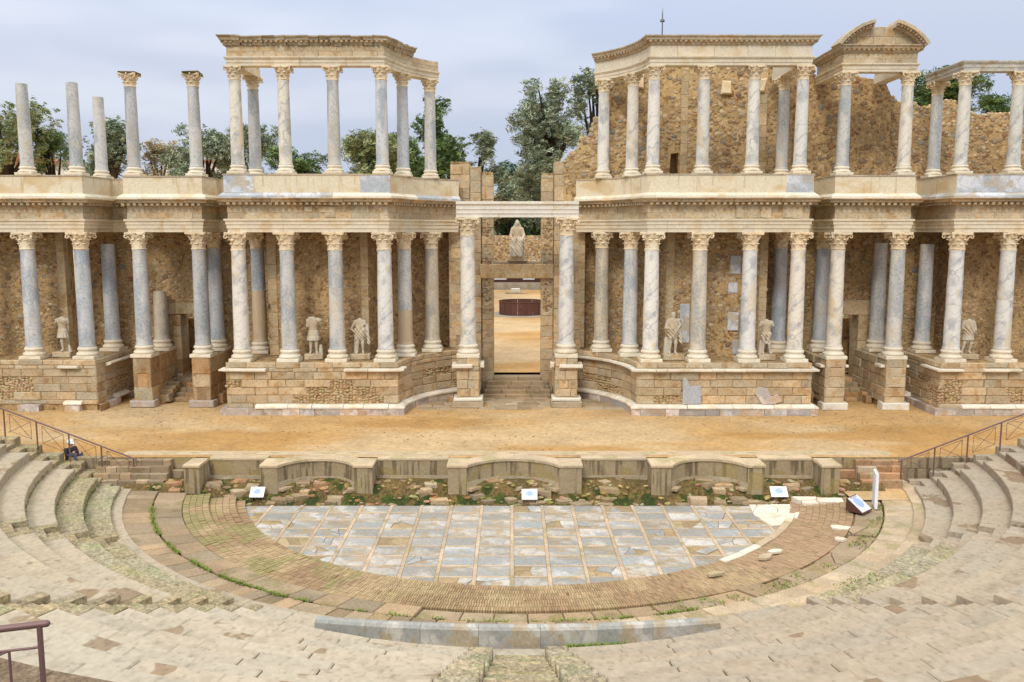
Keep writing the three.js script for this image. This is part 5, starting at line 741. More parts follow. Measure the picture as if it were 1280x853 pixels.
for (const [x0, x1, t] of [[-19, -12.5, 'stub doorway'], [13.5, 20, 'pediment doorway']]) { const W = thing('inner_wall', `rough passage wall with added darkening side walls behind the ${t}`, 'wall', 'passage walls behind the side doorways'); ashlar(W, [[x0, -47.6], [x1, -47.6]], [0.9, 1.4, 1.9, 2.4, 2.9], M.ashlarRed, { depth: 0.6 }); const sx = x0 < 0 ? -16.3 : 17.2; mesh('side_wall', chBox(sx - 1.0, sx + 0.75, 0.9, 3.75, -47.2, -46.1, 0.03), M.core, W); for (const e of [-1.35, 1.35]) mesh('side_wall', chBox(sx + e - 0.2, sx + e + 0.2, 0.9, 4.3, -47.6, -45.2, 0.03), M.core, W); }  // the paired flanking side walls are added to shade the doorway opening

// ------------------------------------------------------------------ figures: distance fields meshed with marching cubes
const V = (x, y, z) => [x, y, z];
function capD(p, a, b, ra, rb) { const ax = b[0] - a[0], ay = b[1] - a[1], az = b[2] - a[2], px = p[0] - a[0], py = p[1] - a[1], pz = p[2] - a[2]; const t = clamp((px * ax + py * ay + pz * az) / (ax * ax + ay * ay + az * az + 1e-9)); return Math.hypot(px - ax * t, py - ay * t, pz - az * t) - (ra + (rb - ra) * t); }
function ellD(p, c, r) { const x = (p[0] - c[0]) / r[0], y = (p[1] - c[1]) / r[1], z = (p[2] - c[2]) / r[2]; const k = Math.hypot(x, y, z); return (k - 1) * Math.min(r[0], r[1], r[2]); }
const smin = (a, b, k) => { const h = clamp(0.5 + 0.5 * (b - a) / k); return b + (a - b) * h - k * h * (1 - h); };
function meshField(f, size, cy, res) {                               // cube of edge 2*size centred at (0, cy, 0)
  const mc = new MarchingCubes(res, M.statue, false, false, 60000); mc.isolation = 0; const n = mc.size; const half = n / 2;
  for (let k = 0; k < n; k++) for (let j = 0; j < n; j++) for (let i = 0; i < n; i++) mc.field[i + j * n + k * n * n] = -f([(i - half) / half * size, (j - half) / half * size + cy, (k - half) / half * size]);
  mc.update(); const c = mc.count; const pos = new Float32Array(c * 3), nor = new Float32Array(c * 3);
  for (let i = 0; i < c; i++) { pos[i * 3] = mc.positionArray[i * 3] * size; pos[i * 3 + 1] = mc.positionArray[i * 3 + 1] * size + cy; pos[i * 3 + 2] = mc.positionArray[i * 3 + 2] * size; nor[i * 3] = mc.normalArray[i * 3]; nor[i * 3 + 1] = mc.normalArray[i * 3 + 1]; nor[i * 3 + 2] = mc.normalArray[i * 3 + 2]; }
  const g = new THREE.BufferGeometry(); g.setAttribute('position', new THREE.BufferAttribute(pos, 3)); g.setAttribute('normal', new THREE.BufferAttribute(nor, 3)); const uv = new Float32Array(c * 2); for (let i = 0; i < c; i++) { uv[i * 2] = pos[i * 3] * 0.8 + pos[i * 3 + 2] * 0.5; uv[i * 2 + 1] = pos[i * 3 + 1] * 0.8; } g.setAttribute('uv', new THREE.BufferAttribute(uv, 2)); return g;
}
const legs = (p, d, o) => { // o: [hip, knee, ankle, toe] for both legs
  for (const L of o) { d = smin(d, capD(p, L[0], L[1], 0.105, 0.075), 0.04); d = smin(d, capD(p, L[1], L[2], 0.075, 0.045), 0.03); d = smin(d, capD(p, L[2], L[3], 0.05, 0.04), 0.03); } return d; };
const torso = (p, k = 1) => { let d = ellD(p, [0, 1.42, 0], [0.24 * k, 0.20, 0.15]); d = smin(d, ellD(p, [0, 1.18, 0], [0.19 * k, 0.24, 0.135]), 0.10); d = smin(d, ellD(p, [0, 0.96, 0], [0.20 * k, 0.16, 0.15]), 0.08); d = smin(d, capD(p, [-0.19 * k, 1.49, 0], [0.19 * k, 1.49, 0], 0.085, 0.085), 0.06); d = smin(d, capD(p, [0, 1.5, 0], [0, 1.60, 0.01], 0.065, 0.06), 0.05); return d; };
const skirt = (p, y0, y1, r0, r1, fold) => { const t = clamp((y1 - p[1]) / (y1 - y0)); const a = Math.atan2(p[0], p[2]); const r = (r0 + (r1 - r0) * t) * (1 + fold * t * Math.sin(a * 11 + p[1] * 5)); const q = Math.hypot(p[0] * 0.92, p[2] * 1.15) - r; return Math.max(q, p[1] - y1, y0 - p[1]) * 0.8; };
const headF = (p, d, c, hair, beard) => { d = smin(d, ellD(p, c, [0.085, 0.12, 0.10]), 0.02); d = smin(d, capD(p, [c[0], c[1] + 0.01, c[2] + 0.095], [c[0], c[1] - 0.025, c[2] + 0.115], 0.012, 0.018), 0.015); for (const s of [-1, 1]) { d = smin(d, ellD(p, [c[0] + s * 0.088, c[1] - 0.005, c[2]], [0.015, 0.032, 0.022]), 0.01); d = Math.max(d, -(Math.hypot(p[0] - c[0] - s * 0.035, p[1] - c[1] - 0.015, p[2] - c[2] - 0.105) - 0.018)); } d = smin(d, capD(p, [c[0] - 0.025, c[1] - 0.058, c[2] + 0.088], [c[0] + 0.025, c[1] - 0.058, c[2] + 0.088], 0.012, 0.012), 0.008); if (hair) d = smin(d, ellD(p, [c[0], c[1] + 0.045, c[2] - 0.015], [0.10, 0.10, 0.105]) + 0.008 * Math.sin(p[0] * 80) * Math.sin(p[1] * 70), 0.02); if (beard) d = smin(d, ellD(p, [c[0], c[1] - 0.09, c[2] + 0.055], [0.055, 0.06, 0.05]), 0.02); return d; };
const stdLegs = [[V(-0.10, 0.92, 0), V(-0.12, 0.52, 0.03), V(-0.14, 0.10, 0), V(-0.16, 0.05, 0.14)], [V(0.10, 0.92, 0), V(0.12, 0.52, 0.06), V(0.12, 0.10, 0), V(0.15, 0.05, 0.15)]];
const foldN = p => { const u = p[0] * 0.75 + p[1] * 0.55 + 0.05 * Math.sin(p[1] * 7 + p[0] * 5); return 0.017 * Math.sin(u * 46) + 0.008 * Math.sin(u * 97 + 1); };
const F = {
  cuirass: p => { let d = torso(p); d = smin(d, skirt(p, 0.62, 1.02, 0.20, 0.27, 0.06), 0.04); d = legs(p, d, stdLegs); d = smin(d, capD(p, [0.22, 1.48, 0], [0.36, 1.50, 0.05], 0.085, 0.06), 0.05); d = smin(d, capD(p, [-0.22, 1.48, 0], [-0.25, 1.25, 0.02], 0.08, 0.07), 0.05); let c = capD(p, [-0.15, 1.58, 0.02], [0.30, 1.50, 0.08], 0.08, 0.10) + foldN(p); d = smin(d, c, 0.03); d = smin(d, capD(p, [0.30, 0.05, -0.05], [0.30, 0.35, -0.05], 0.10, 0.07), 0.03); return d + 0.006 * Math.sin(p[1] * 40) * (p[1] > 0.65 && p[1] < 1.0 ? 1 : 0); },
  childTorso: p => { let d = torso(p, 1.0); d = smin(d, ellD(p, [0, 1.45, 0.02], [0.27, 0.13, 0.17]) + foldN(p) * 1.5, 0.05); d = smin(d, skirt(p, 0.66, 1.05, 0.19, 0.25, 0.07), 0.04); d = legs(p, d, [[V(-0.04, 0.9, 0), V(-0.05, 0.5, 0.03), V(-0.04, 0.1, 0), V(-0.06, 0.05, 0.14)]]); d = smin(d, capD(p, [0.30, 0.02, 0], [0.27, 0.28, 0.02], 0.09, 0.05), 0.03); d = smin(d, capD(p, [-0.24, 1.46, 0], [-0.30, 1.36, 0.02], 0.08, 0.06), 0.04); d = smin(d, capD(p, [0.24, 1.46, 0], [0.28, 1.36, 0.02], 0.08, 0.06), 0.04); return d; },
  toga: p => { let d = torso(p, 0.95); d = legs(p, d, stdLegs); d = smin(d, capD(p, [-0.22, 1.47, 0], [-0.40, 1.16, 0.0], 0.07, 0.055), 0.04); d = smin(d, capD(p, [-0.40, 1.16, 0], [-0.20, 1.0, 0.12], 0.055, 0.045), 0.03); d = smin(d, capD(p, [0.22, 1.47, 0], [0.34, 1.1, 0.04], 0.075, 0.06), 0.04); let c = ellD(p, [0.02, 1.02, 0.02], [0.27, 0.42, 0.19]) + foldN(p) * 1.6; c = smin(c, capD(p, [0.34, 1.3, 0.02], [0.40, 0.5, 0.02], 0.06, 0.07) + foldN(p), 0.05); c = smin(c, capD(p, [-0.22, 1.05, 0.12], [0.22, 1.38, 0.13], 0.05, 0.05), 0.04); c = smin(c, capD(p, [-0.20, 0.70, 0.08], [0.2, 1.15, 0.17], 0.05, 0.05), 0.04); d = smin(d, c, 0.03); d = smin(d, capD(p, [-0.22, 0.02, -0.05], [-0.2, 0.75, -0.05], 0.09, 0.07), 0.04); return d; },
  bearded: p => { let d = torso(p, 1); d = legs(p, d, stdLegs); d = headF(p, d, [0.01, 1.74, 0.02], true, true); let c = ellD(p, [0.0, 1.08, 0.02], [0.28, 0.46, 0.19]) + foldN(p) * 1.5; c = smin(c, capD(p, [0.24, 1.5, 0], [0.38, 0.55, 0.04], 0.10, 0.10) + foldN(p) * 1.3, 0.05); c = smin(c, capD(p, [-0.22, 1.46, 0], [-0.33, 1.18, 0.06], 0.085, 0.075), 0.05); c = smin(c, capD(p, [-0.33, 1.18, 0.06], [-0.05, 1.16, 0.18], 0.07, 0.05), 0.04); c = smin(c, capD(p, [-0.15, 0.72, 0.12], [0.28, 1.3, 0.15], 0.045, 0.05), 0.04); d = smin(d, c, 0.03); d = smin(d, capD(p, [-0.30, 0.02, -0.05], [-0.28, 0.7, -0.05], 0.12, 0.08), 0.04); return d; },
  nude: p => { let d = torso(p, 1.05); for (const s of [-1, 1]) { d = smin(d, ellD(p, [s * 0.10, 1.42, 0.10], [0.10, 0.075, 0.06]), 0.04); d = smin(d, capD(p, [s * 0.24, 1.48, 0], [s * 0.30, 1.36, 0.01], 0.085, 0.07), 0.05); } d = legs(p, d, [[V(-0.10, 0.92, 0), V(-0.12, 0.52, 0.02), V(-0.12, 0.10, -0.02), V(-0.13, 0.05, 0.12)], [V(0.10, 0.92, 0), V(0.13, 0.53, 0.08), V(0.20, 0.10, 0.0), V(0.24, 0.05, 0.13)]]); let c = ellD(p, [0, 0.92, 0.0], [0.26, 0.12, 0.19]) + foldN(p) * 1.4; c = smin(c, capD(p, [0.12, 0.95, 0.12], [0.03, 0.55, 0.10], 0.10, 0.06) + foldN(p), 0.04); c = smin(c, capD(p, [-0.15, 0.9, 0.08], [-0.12, 0.62, 0.06], 0.11, 0.09) + foldN(p), 0.05); d = smin(d, c, 0.025); d = smin(d, capD(p, [-0.25, 0.02, -0.08], [-0.22, 0.6, -0.06], 0.09, 0.07), 0.04); return d; },
  strider: p => { let d = torso(p, 0.95); d = smin(d, skirt(p, 0.66, 1.05, 0.19, 0.25, 0.07), 0.05); d = smin(d, ellD(p, [0.03, 1.15, 0.02], [0.25, 0.40, 0.18]) + foldN(p) * 1.7, 0.04); d = legs(p, d, [[V(-0.08, 0.9, 0), V(-0.16, 0.5, 0.04), V(-0.24, 0.10, 0), V(-0.27, 0.05, 0.13)], [V(0.08, 0.9, 0), V(0.14, 0.52, 0.05), V(0.10, 0.1, -0.05), V(0.13, 0.05, 0.10)]]); d = smin(d, capD(p, [-0.22, 1.47, 0], [-0.27, 1.2, 0.02], 0.08, 0.065), 0.04); d = smin(d, capD(p, [0.22, 1.47, 0], [0.29, 1.15, 0.05], 0.08, 0.07), 0.04); return d; },
  seated: p => { const q = [p[0], p[1] + 0.02, p[2]]; let d = torso([p[0], p[1] + 0.05, p[2] + 0.02], 1.05); d = headF(p, d, [0, 1.72, 0.03], false, false); let v = ellD(p, [0, 1.70, -0.02], [0.13, 0.20, 0.12]); v = Math.max(v, -ellD(p, [0, 1.70, 0.10], [0.085, 0.125, 0.10])); v = smin(v, capD(p, [-0.14, 1.6, -0.03], [-0.26, 1.2, -0.02], 0.06, 0.09), 0.06); v = smin(v, capD(p, [0.14, 1.6, -0.03], [0.26, 1.2, -0.02], 0.06, 0.09), 0.06); d = smin(d, v + foldN(p) * 0.6, 0.03); for (const s of [-1, 1]) { d = smin(d, capD(p, [s * 0.25, 1.42, 0], [s * 0.34, 1.12, 0.05], 0.085, 0.07), 0.05); d = smin(d, capD(p, [s * 0.34, 1.12, 0.05], [s * 0.30, 0.95, 0.28], 0.07, 0.055), 0.04); d = smin(d, capD(p, [s * 0.13, 0.88, 0.05], [s * 0.18, 0.84, 0.42], 0.14, 0.11) + foldN(p), 0.06); d = smin(d, capD(p, [s * 0.18, 0.84, 0.42], [s * 0.16, 0.12, 0.42], 0.12, 0.14) + foldN(p) * 1.4, 0.06); d = smin(d, capD(p, [s * 0.15, 0.06, 0.42], [s * 0.16, 0.05, 0.60], 0.05, 0.04), 0.03); } d = smin(d, capD(p, [0, 0.75, 0.38], [0, 0.15, 0.40], 0.10, 0.14) + foldN(p) * 1.8, 0.06); const bx = Math.max(Math.abs(p[0]) - 0.40, Math.abs(p[1] - 0.40) - 0.40, Math.abs(p[2] + 0.05) - 0.30); d = Math.min(d, bx + 0.01 * Math.sin(p[1] * 20)); return d; },
};
function statue(label, f, x, y, z, h, turn, bw) {
  const S = thing('statue', label, 'statue', 'marble statues', [x, y, z], turn); const k = h / 1.75; const bh = 0.26; mesh('pedestal', noisy(chBox(-bw / 2, bw / 2, 0, bh, -0.3, 0.32, 0.03), 0.03, 3), M.statueBase, S);
  const g = meshField(F[f], 1.06, 0.98, 84); const b = mesh('figure', g, M.statue, S); b.scale.setScalar(k); b.position.y = bh - 0.03; return S;
}
statue('small headless child torso in pleated cuirass on one leg', 'childTorso', -21.4, YP, -41.25, 1.80, 0, 0.85);
statue('headless statue in cuirass and pleated skirt with bare legs and stump', 'cuirass', -9.28, YP, -40.45, 1.86, 0.15, 0.86);
statue('headless draped statue with one hand on its hip', 'toga', -7.1, YP, -40.45, 1.80, 0, 0.95);
statue('bearded draped statue with its head kept', 'bearded', 7.5, YP, -40.35, 1.86, 0.1, 1.0);
statue('headless nude male torso statue with cloth round the hips', 'nude', 11.85, YP, -40.35, 1.76, 0, 0.80);
statue('small headless statue in draped tunic with striding legs', 'strider', 21.35, YP, -40.5, 1.76, -0.1, 0.9);
statue('seated veiled goddess statue on the central lintel', 'seated', 0.27, 6.8, -44.75, 1.72, 0, 1.0);

// ------------------------------------------------------------------ rails
function tubeGeo(a, b, r, n = 8) { const A = new THREE.Vector3(...a), B = new THREE.Vector3(...b); const l = A.distanceTo(B); const g = new THREE.CylinderGeometry(r, r, l, n); g.translate(0, l / 2, 0); g.applyQuaternion(new THREE.Quaternion().setFromUnitVectors(new THREE.Vector3(0, 1, 0), B.clone().sub(A).normalize())); g.translate(...a); return g; }
function rail(label, side, z, x0, n, dx) {
  const R = thing('handrail', label, 'handrail', 'iron handrails of the theatre'); const sl = DH / DR; const yAt = x => { const k = (Math.abs(x - CX) - 14.2) / DR; return Math.max(-0.9, Y1 + DH * (Math.floor(k - 0.35))); }; const top = x => -0.9 + 0.96 + sl * (Math.abs(x - x0));
  const xe = x0 + side * dx * n; mesh('top_rail', tubeGeo([x0 - side * 0.12, top(x0) - sl * 0.12, z], [xe, top(xe), z], 0.032), M.iron, R); for (let i = 0; i <= n; i++) { const x = x0 + side * dx * i; mesh('post', tubeGeo([x, top(x) - 1.05, z], [x, top(x), z], 0.028), M.iron, R); if (i < n) { const xa = x + side * 0.2, xb = x + side * (dx - 0.2); const lo = 0.22, hi = 0.86; const q = (xx, h) => [xx, top(xx) - 0.96 + h, z]; for (const [a, b] of [[q(xa, lo), q(xa, hi)], [q(xb, lo), q(xb, hi)], [q(xa, lo), q(xb, lo)], [q(xa, hi), q(xb, hi)], [q(xa, lo), q(xb, hi)], [q(xa, hi), q(xb, lo)]]) mesh('wire_bar', tubeGeo(a, b, 0.009, 5), M.iron, R); } }
}
rail('sloping iron handrail above the white-capped person', -1, -31.2, -13.9, 6, 1.16); rail('sloping iron handrail above the brick steps', 1, -30.95, 14.2, 6, 1.18);
{ const R = thing('handrail', 'dark iron rail with round top tube on the brown curb row', 'handrail', 'iron handrails of the theatre'); const z = -7.0, y1 = 5.06; mesh('top_rail', tubeGeo([-3.93, y1, z], [-6.4, y1 - 0.03, z + 0.7], 0.03, 14), M.iron, R); const cap = new THREE.SphereGeometry(0.03, 12, 8); cap.translate(-3.93, y1, z); mesh('end_cap', cap, M.iron, R); mesh('post', tubeGeo([-3.98, 3.9, z + 0.02], [-3.98, y1, z + 0.02], 0.023, 12), M.iron, R); mesh('post', tubeGeo([-6.3, 3.9, z + 0.67], [-6.3, y1, z + 0.67], 0.03, 12), M.iron, R); const q = (t, h) => [-3.98 - 2.32 * t, y1 - h, z + 0.02 + 0.65 * t]; for (const [a, b] of [[q(0, 0.2), q(1, 0.2)], [q(0.1, 0.2), q(0.1, 0.9)], [q(0.1, 0.2), q(0.9, 0.9)], [q(0.1, 0.9), q(0.9, 0.2)], [q(0.9, 0.2), q(0.9, 0.9)], [q(0.1, 0.9), q(0.9, 0.9)]]) mesh('wire_bar', tubeGeo(a, b, 0.011, 6), M.iron, R); }

// ------------------------------------------------------------------ information panels
function board(label, x, y, z, w, h, tilt, turn, o = {}) { const B = thing('information_board', label, 'sign', 'information boards', [x, y, z], turn); const g = new THREE.BoxGeometry(w, 0.03, h); g.rotateX(tilt); g.translate(0, o.leg || 0.28, 0); mesh('panel', g, o.mat || M.panel, B); const f = new THREE.BoxGeometry(w * 0.72, 0.006, h * 0.66); f.translate(0, 0.02, 0); f.rotateX(tilt); f.translate(0, o.leg || 0.28, 0); mesh('printed_drawing', f, M.print ??= std(0.9, 0.9, 0.9, T.print, { rough: 0.4 }), B); for (const s of [-1, 1]) { const l = new THREE.BoxGeometry(0.05, (o.leg || 0.28), 0.12); l.translate(s * w * 0.36, (o.leg || 0.28) / 2 - 0.02, -0.03); mesh('leg', l, M.steel, B); } }
board('small white tilted board beside the first curved niche pier', -9.05, -1.15, -30.05, 0.5, 0.42, 0.75, 0); board('small white tilted board with drawing before the central curved niche', 0.62, -1.2, -29.95, 0.55, 0.42, 0.75, 0); board('white tilted board with round blue drawing beside the end niche', 9.5, -1.15, -30.1, 0.6, 0.42, 0.75, 0);
{ const B = thing('lectern_sign', 'brown wedge shaped lectern sign with slanted panel on the flagstones', 'sign', null, [11.65, -0.95, -28.3], 0.75); const s = new THREE.Shape([new THREE.Vector2(-0.3, 0), new THREE.Vector2(0.3, 0), new THREE.Vector2(-0.3, 0.42)]); const g = new THREE.ExtrudeGeometry(s, { depth: 0.7, bevelEnabled: false }); g.translate(0, 0, -0.35); g.rotateY(-Math.PI / 2); mesh('body', boxUV(g), M.rust, B); const p = new THREE.BoxGeometry(0.64, 0.012, 0.64); p.rotateX(0.61); p.translate(0, 0.225, 0); mesh('panel', p, M.print, B); }
{ const B = thing('upright_sign', 'tall narrow white sign post on the pale flagstones', 'sign', null, [12.35, -0.95, -28.75], 1.3); mesh('board', chBox(-0.36, 0.36, 0, 1.2, -0.05, 0.05, 0.015), M.panel, B); mesh('print', chBox(-0.28, 0.28, 0.45, 1.1, 0.05, 0.056, 0.002), M.print, B); }
// white marble fragments lying on the bricks and pavement edge
{
  const P = struct('white_slab_patch', 'patch of broken white marble slabs at the end of the marble floor', 'pavement');
  for (const q of shards([[8.35, -29.72], [10.0, -29.72], [9.9, -28.9], [9.35, -27.75], [8.5, -27.55], [8.2, -28.6]], 13)) mesh('slab', floorSlab(q, OY - 0.05, OY + 0.05 + rr(-0.02, 0.03), 0.018), pick(M.white), P);
  for (const q of shards([[9.9, -30.0], [11.7, -29.95], [11.6, -29.45], [10.2, -29.4]], 5)) mesh('slab', floorSlab(q, -1.3, -1.02 + rr(-0.03, 0.03), 0.025), pick(M.white), P);
  for (let a = 36; a < 66; a += 5.2) { const e = a + 5.1; mesh('kerb_stone', floorSlab([pol(OX, OZ, 9.96, a), pol(OX, OZ, 9.96, e), pol(OX, OZ, 10.2, e), pol(OX, OZ, 10.2, a)], -1.35, -1.14 + rr(-0.02, 0.015), 0.02), pick([M.white[0], M.white[1], M.flagPale[4], M.flagPale[5]]), P); }
  const frag = (label, x, z, w, d, t, y) => { const n = 5 + Math.floor(rnd() * 3), pts = []; for (let k = 0; k < n; k++) { const a = k / n * 6.283 + rr(-0.3, 0.3); const qx = w * Math.cos(a) * rr(0.75, 1.15), qz = d * Math.sin(a) * rr(0.75, 1.15); pts.push([x + qx * Math.cos(t) - qz * Math.sin(t), z + qx * Math.sin(t) + qz * Math.cos(t)]); } const f = thing('marble_fragment', label, 'marble slab', 'white marble fragments'); mesh('slab', floorSlab(pts, y - 0.06, y + 0.02, 0.015), pick([M.white[0], M.white[1], M.flagPale[5]]), f); };
  frag('flat white marble fragment beside the mossy flagstones below the lectern sign', 10.4, -26.75, 0.36, 0.2, 0.2, -1.0); frag('larger of two touching white fragments on the brick ring', 7.35, -24.3, 0.36, 0.17, -0.5, -1.02); frag('smaller of two touching white fragments on the brick ring', 7.75, -24.72, 0.28, 0.13, -0.4, -1.02); frag('lone small white fragment lying on the bricks', 5.6, -22.95, 0.28, 0.11, -0.3, -0.98); frag('tiny white fragment among grass on the broken flagstones', 10.0, -25.6, 0.2, 0.12, 0.3, -0.96);
}
[[-6.3, -30.05, 0.3, 0.15, 'small pale slab in the mossy strip before the first curved niche'], [6.6, -29.95, 0.35, 0.2, 'pale slab in the mossy strip before the last curved niche'], [12.1, -30.5, 0.5, 0.25, 'long pale slab beside the end pier of the niches']].forEach(([x, z, w, d, lb], i) => { const pts = [[x - w, z - d], [x + w, z - d * 0.7], [x + w * 0.8, z + d], [x - w * 0.8, z + d * 0.8]]; const f = thing('marble_fragment', lb, 'marble slab', 'slabs in the mossy strip'); mesh('slab', floorSlab(pts, -1.3, -1.02, 0.03), M.flagPale[i], f); });

// ------------------------------------------------------------------ moss and grass tufts (real blades, not countable)
{
  const bl = new GB(); const q = mulberry(4); for (let i = 0; i < 7; i++) { const a = q() * 6.28, l = 0.03 + q() * 0.05, w = 0.012; const dx = Math.cos(a), dz = Math.sin(a); bl.tri([-dz * w, 0, dx * w], [dz * w, 0, -dx * w], [dx * l, 0.04 + q() * 0.07, dz * l], [0, 0], [1, 0], [0, 1]); } const tg = bl.geo();
  const list = []; const put = (x, y, z, s, c) => list.push([x, y, z, s, c]);
  for (let a = -76; a < 20; a += 0.05) { if (a > -25 && rnd() < 0.6) continue; const p = pol(0.2, -33.0, 13.145 + rr(-0.05, 0.05), a * 0.985); if (fbm(a * 0.3 + 50, 3, 3) > 0.36) put(p[0], -0.97, p[1], rr(0.7, 1.5), rnd()); }
  for (let a = 15; a < 74; a += 0.12) { const p = pol(0.2, -33.0, 13.14 + rr(-0.5, 0.06), a); if (fbm(a * 0.4 + 10, 9, 3) > 0.5) put(p[0], -1.0, p[1], rr(0.6, 1.3), rnd()); }
  for (let k = 1; k <= 4; k++) for (let a = 57; a < 78; a += 0.16) { const p = pol(CX, CZ, rowR(k) - rr(0, 0.04), -a); if (rnd() < 0.75) put(p[0], rowY(k - 1) - 0.02 + rr(0, 0.12), p[1], rr(0.5, 1.1), rnd()); }
  for (let a = -70; a < 0; a += 0.07) { const p = pol(OX, OZ, 12.0 + rr(-0.05, 0.02), a); if (fbm(a * 0.5 + 80, 5, 3) > 0.45) put(p[0], -1.03, p[1], rr(0.5, 1.1), rnd()); }
  for (let i = 0; i < 1500; i++) { const x = rr(-13, 12.5), z = rr(-31, -29.82); if (fbm(x * 0.9 + 70, z * 2 + 60, 3) > 0.5) put(x, mound(x, z) - 0.01, z, rr(0.6, 1.3), rnd()); }
  for (let i = 0; i < 160; i++) { const p = pol(CX, CZ, 15.45 + rr(-0.06, 0.12), rr(3.4, 8.6)); put(p[0], -0.75, p[1], rr(1.0, 2.0), 0.9); }
  for (let i = 0; i < 120; i++) { const p = pol(CX, CZ, 15.2 + rr(-0.4, 0.3), rr(32, 38)); put(p[0], -0.5, p[1], rr(0.5, 0.9), rnd()); }
  const im = new THREE.InstancedMesh(tg, M.leaf, list.length); im.name = 'moss_tufts'; list.forEach((e, i) => { _q.setFromEuler(new THREE.Euler(0, rnd() * 6.28, 0)); _m.compose(new THREE.Vector3(e[0], e[1], e[2]), _q, new THREE.Vector3(e[3], e[3] * 0.8, e[3])); im.setMatrixAt(i, _m); im.setColorAt(i, _c.setRGB(...mix3([0.16, 0.19, 0.035], [0.24, 0.34, 0.05], e[4]))); }); im.userData = { label: 'green moss and grass tufts in the joints of the paving', category: 'moss', kind: 'stuff' }; scene.add(im);
}
// ------------------------------------------------------------------ the courtyard, its well ring and the far terrace
{
  const W = thing('well_ring', 'round rusted steel ring fence in the courtyard', 'fence', null, [0.85, 0.9, -78]); const pad = new THREE.CylinderGeometry(3.1, 3.1, 0.06, 40); mesh('concrete_pad', pad, M.padM ??= std(0.45, 0.45, 0.44, T.flag), W);
  for (let i = 0; i < 18; i++) { const a0 = i / 18 * Math.PI * 2 + 0.012, a1 = (i + 1) / 18 * Math.PI * 2 - 0.012; const s = new THREE.Shape(); const R = 2.0; s.absarc(0, 0, R, a0, a1, false); s.absarc(0, 0, R - 0.04, a1, a0, true); const g = new THREE.ExtrudeGeometry(s, { depth: 1.12, bevelEnabled: false, curveSegments: 4 }); g.rotateX(-Math.PI / 2); g.translate(0, 0.05, 0); mesh('steel_panel', boxUV(g), M.rust, W); if (i % 2 === 0) { const p = new THREE.BoxGeometry(0.08, 1.2, 0.08); const a = a0 - 0.012; p.translate(Math.cos(a) * 2.03, 0.62, -Math.sin(a) * 2.03); mesh('post', p, M.rust, W); } } const t = new THREE.TorusGeometry(2.0, 0.05, 6, 48); t.rotateX(Math.PI / 2); t.translate(0, 1.2, 0); mesh('rim', t, M.rust, W);
  const H = thing('low_pavilion', 'low dark exhibition shelter with white panels across the courtyard', 'shelter', null, [0.5, 0.9, -112]); mesh('back_wall', chBox(-7, 7, 0, 2.6, -0.3, 0, 0.02), M.rust, H); mesh('bench', chBox(-6, 6.5, 0, 0.9, 0.2, 1.0, 0.02), M.padM, H); mesh('roof', chBox(-7.5, 7.5, 2.6, 2.8, -0.6, 1.2, 0.03), M.rust, H); for (const [x, w] of [[-2.8, 1.6], [0.9, 1.5], [3.6, 1.5], [-6, 1.6]]) mesh('white_panel', chBox(x, x + w, 1.2, 2.1, 0.02, 0.08, 0.01), M.panel, H);
  const Tm = thing('fallen_stone', 'pale fallen block lying on the courtyard sand', 'stone', null, [0.4, 0.9, -104]); mesh('block', noisy(chBox(-0.5, 0.5, 0, 0.6, -0.4, 0.4, 0.06), 0.1, 2), M.white[2], Tm); mesh('block', noisy(chBox(-1.2, 1.2, 0, 0.18, -0.6, 0.6, 0.03), 0.04, 2), M.flagPale[1], Tm);
  const L = []; const tw = thing('terrace_wall', 'pebbly rubble retaining wall behind the courtyard', 'wall'); mesh('core', chBox(-60, 60, 0.9, 7.7, -119, -118, 0.02), M.mortarPale, tw); for (let i = 0; i < 1500; i++) { const s = rr(0.12, 0.28); L.push({ p: [rr(-9, 10), rr(1, 7.6), -118], n: [0, 1], s: [s, s * 0.75, 0.1], r: rr(-1, 1), c: pick([[0.62, 0.46, 0.3], [0.42, 0.26, 0.15], [0.75, 0.66, 0.5], [0.34, 0.22, 0.14], [0.55, 0.5, 0.42]]) }); } lumps(tw, L);
  flat('grass_terrace', [[-250, -118.9], [250, -118.9], [250, -420], [-250, -420]], 7.6, M.lawn ??= std(0.14, 0.24, 0.05, T.earth), 'green lawn on the terrace behind the courtyard', 'grass');
}
{ // far hill
  const g = new THREE.PlaneGeometry(900, 300, 60, 12); g.rotateX(-Math.PI / 2); const p = g.attributes.position; for (let i = 0; i < p.count; i++) { const x = p.getX(i), z = p.getZ(i); p.setY(i, 34 * Math.exp(-(z * z) / 8100) * (0.55 + 0.7 * fbm(x * 0.006 + 20, z * 0.01 + 33, 3)) - 4); } g.computeVertexNormals(); g.translate(0, 0, -640); const m = mesh('far_hill', boxUV(g), std(0.20, 0.30, 0.16, T.earth), scene); m.userData = { label: 'pale green hill far behind the trees', category: 'hill', kind: 'structure' };
}
// ------------------------------------------------------------------ trees
const leafGeos = [0, 1, 2].map(k => { const q = mulberry(90 + k); const g = new GB(); for (let i = 0; i < 11; i++) { const a = q() * 6.283, e = Math.asin(q() * 2 - 1), d = 0.25 + 0.75 * q(); const c = [Math.cos(a) * Math.cos(e) * d, Math.sin(e) * d * 0.7, Math.sin(a) * Math.cos(e) * d]; const t = q() * 6.283, u = [Math.cos(t), (q() - 0.5) * 1.2, Math.sin(t)], v = [-Math.sin(t) * 0.6, (q() - 0.5), Math.cos(t) * 0.6]; const l = 0.42 + q() * 0.25, w = 0.2; const P = (s, r) => [c[0] + u[0] * s + v[0] * r, c[1] + u[1] * s + v[1] * r, c[2] + u[2] * s + v[2] * r]; g.quad(P(-l, 0), P(0, -w), P(l, 0), P(0, w), [0, 0], [1, 0], [1, 1], [0, 1]); } return g.geo(); });
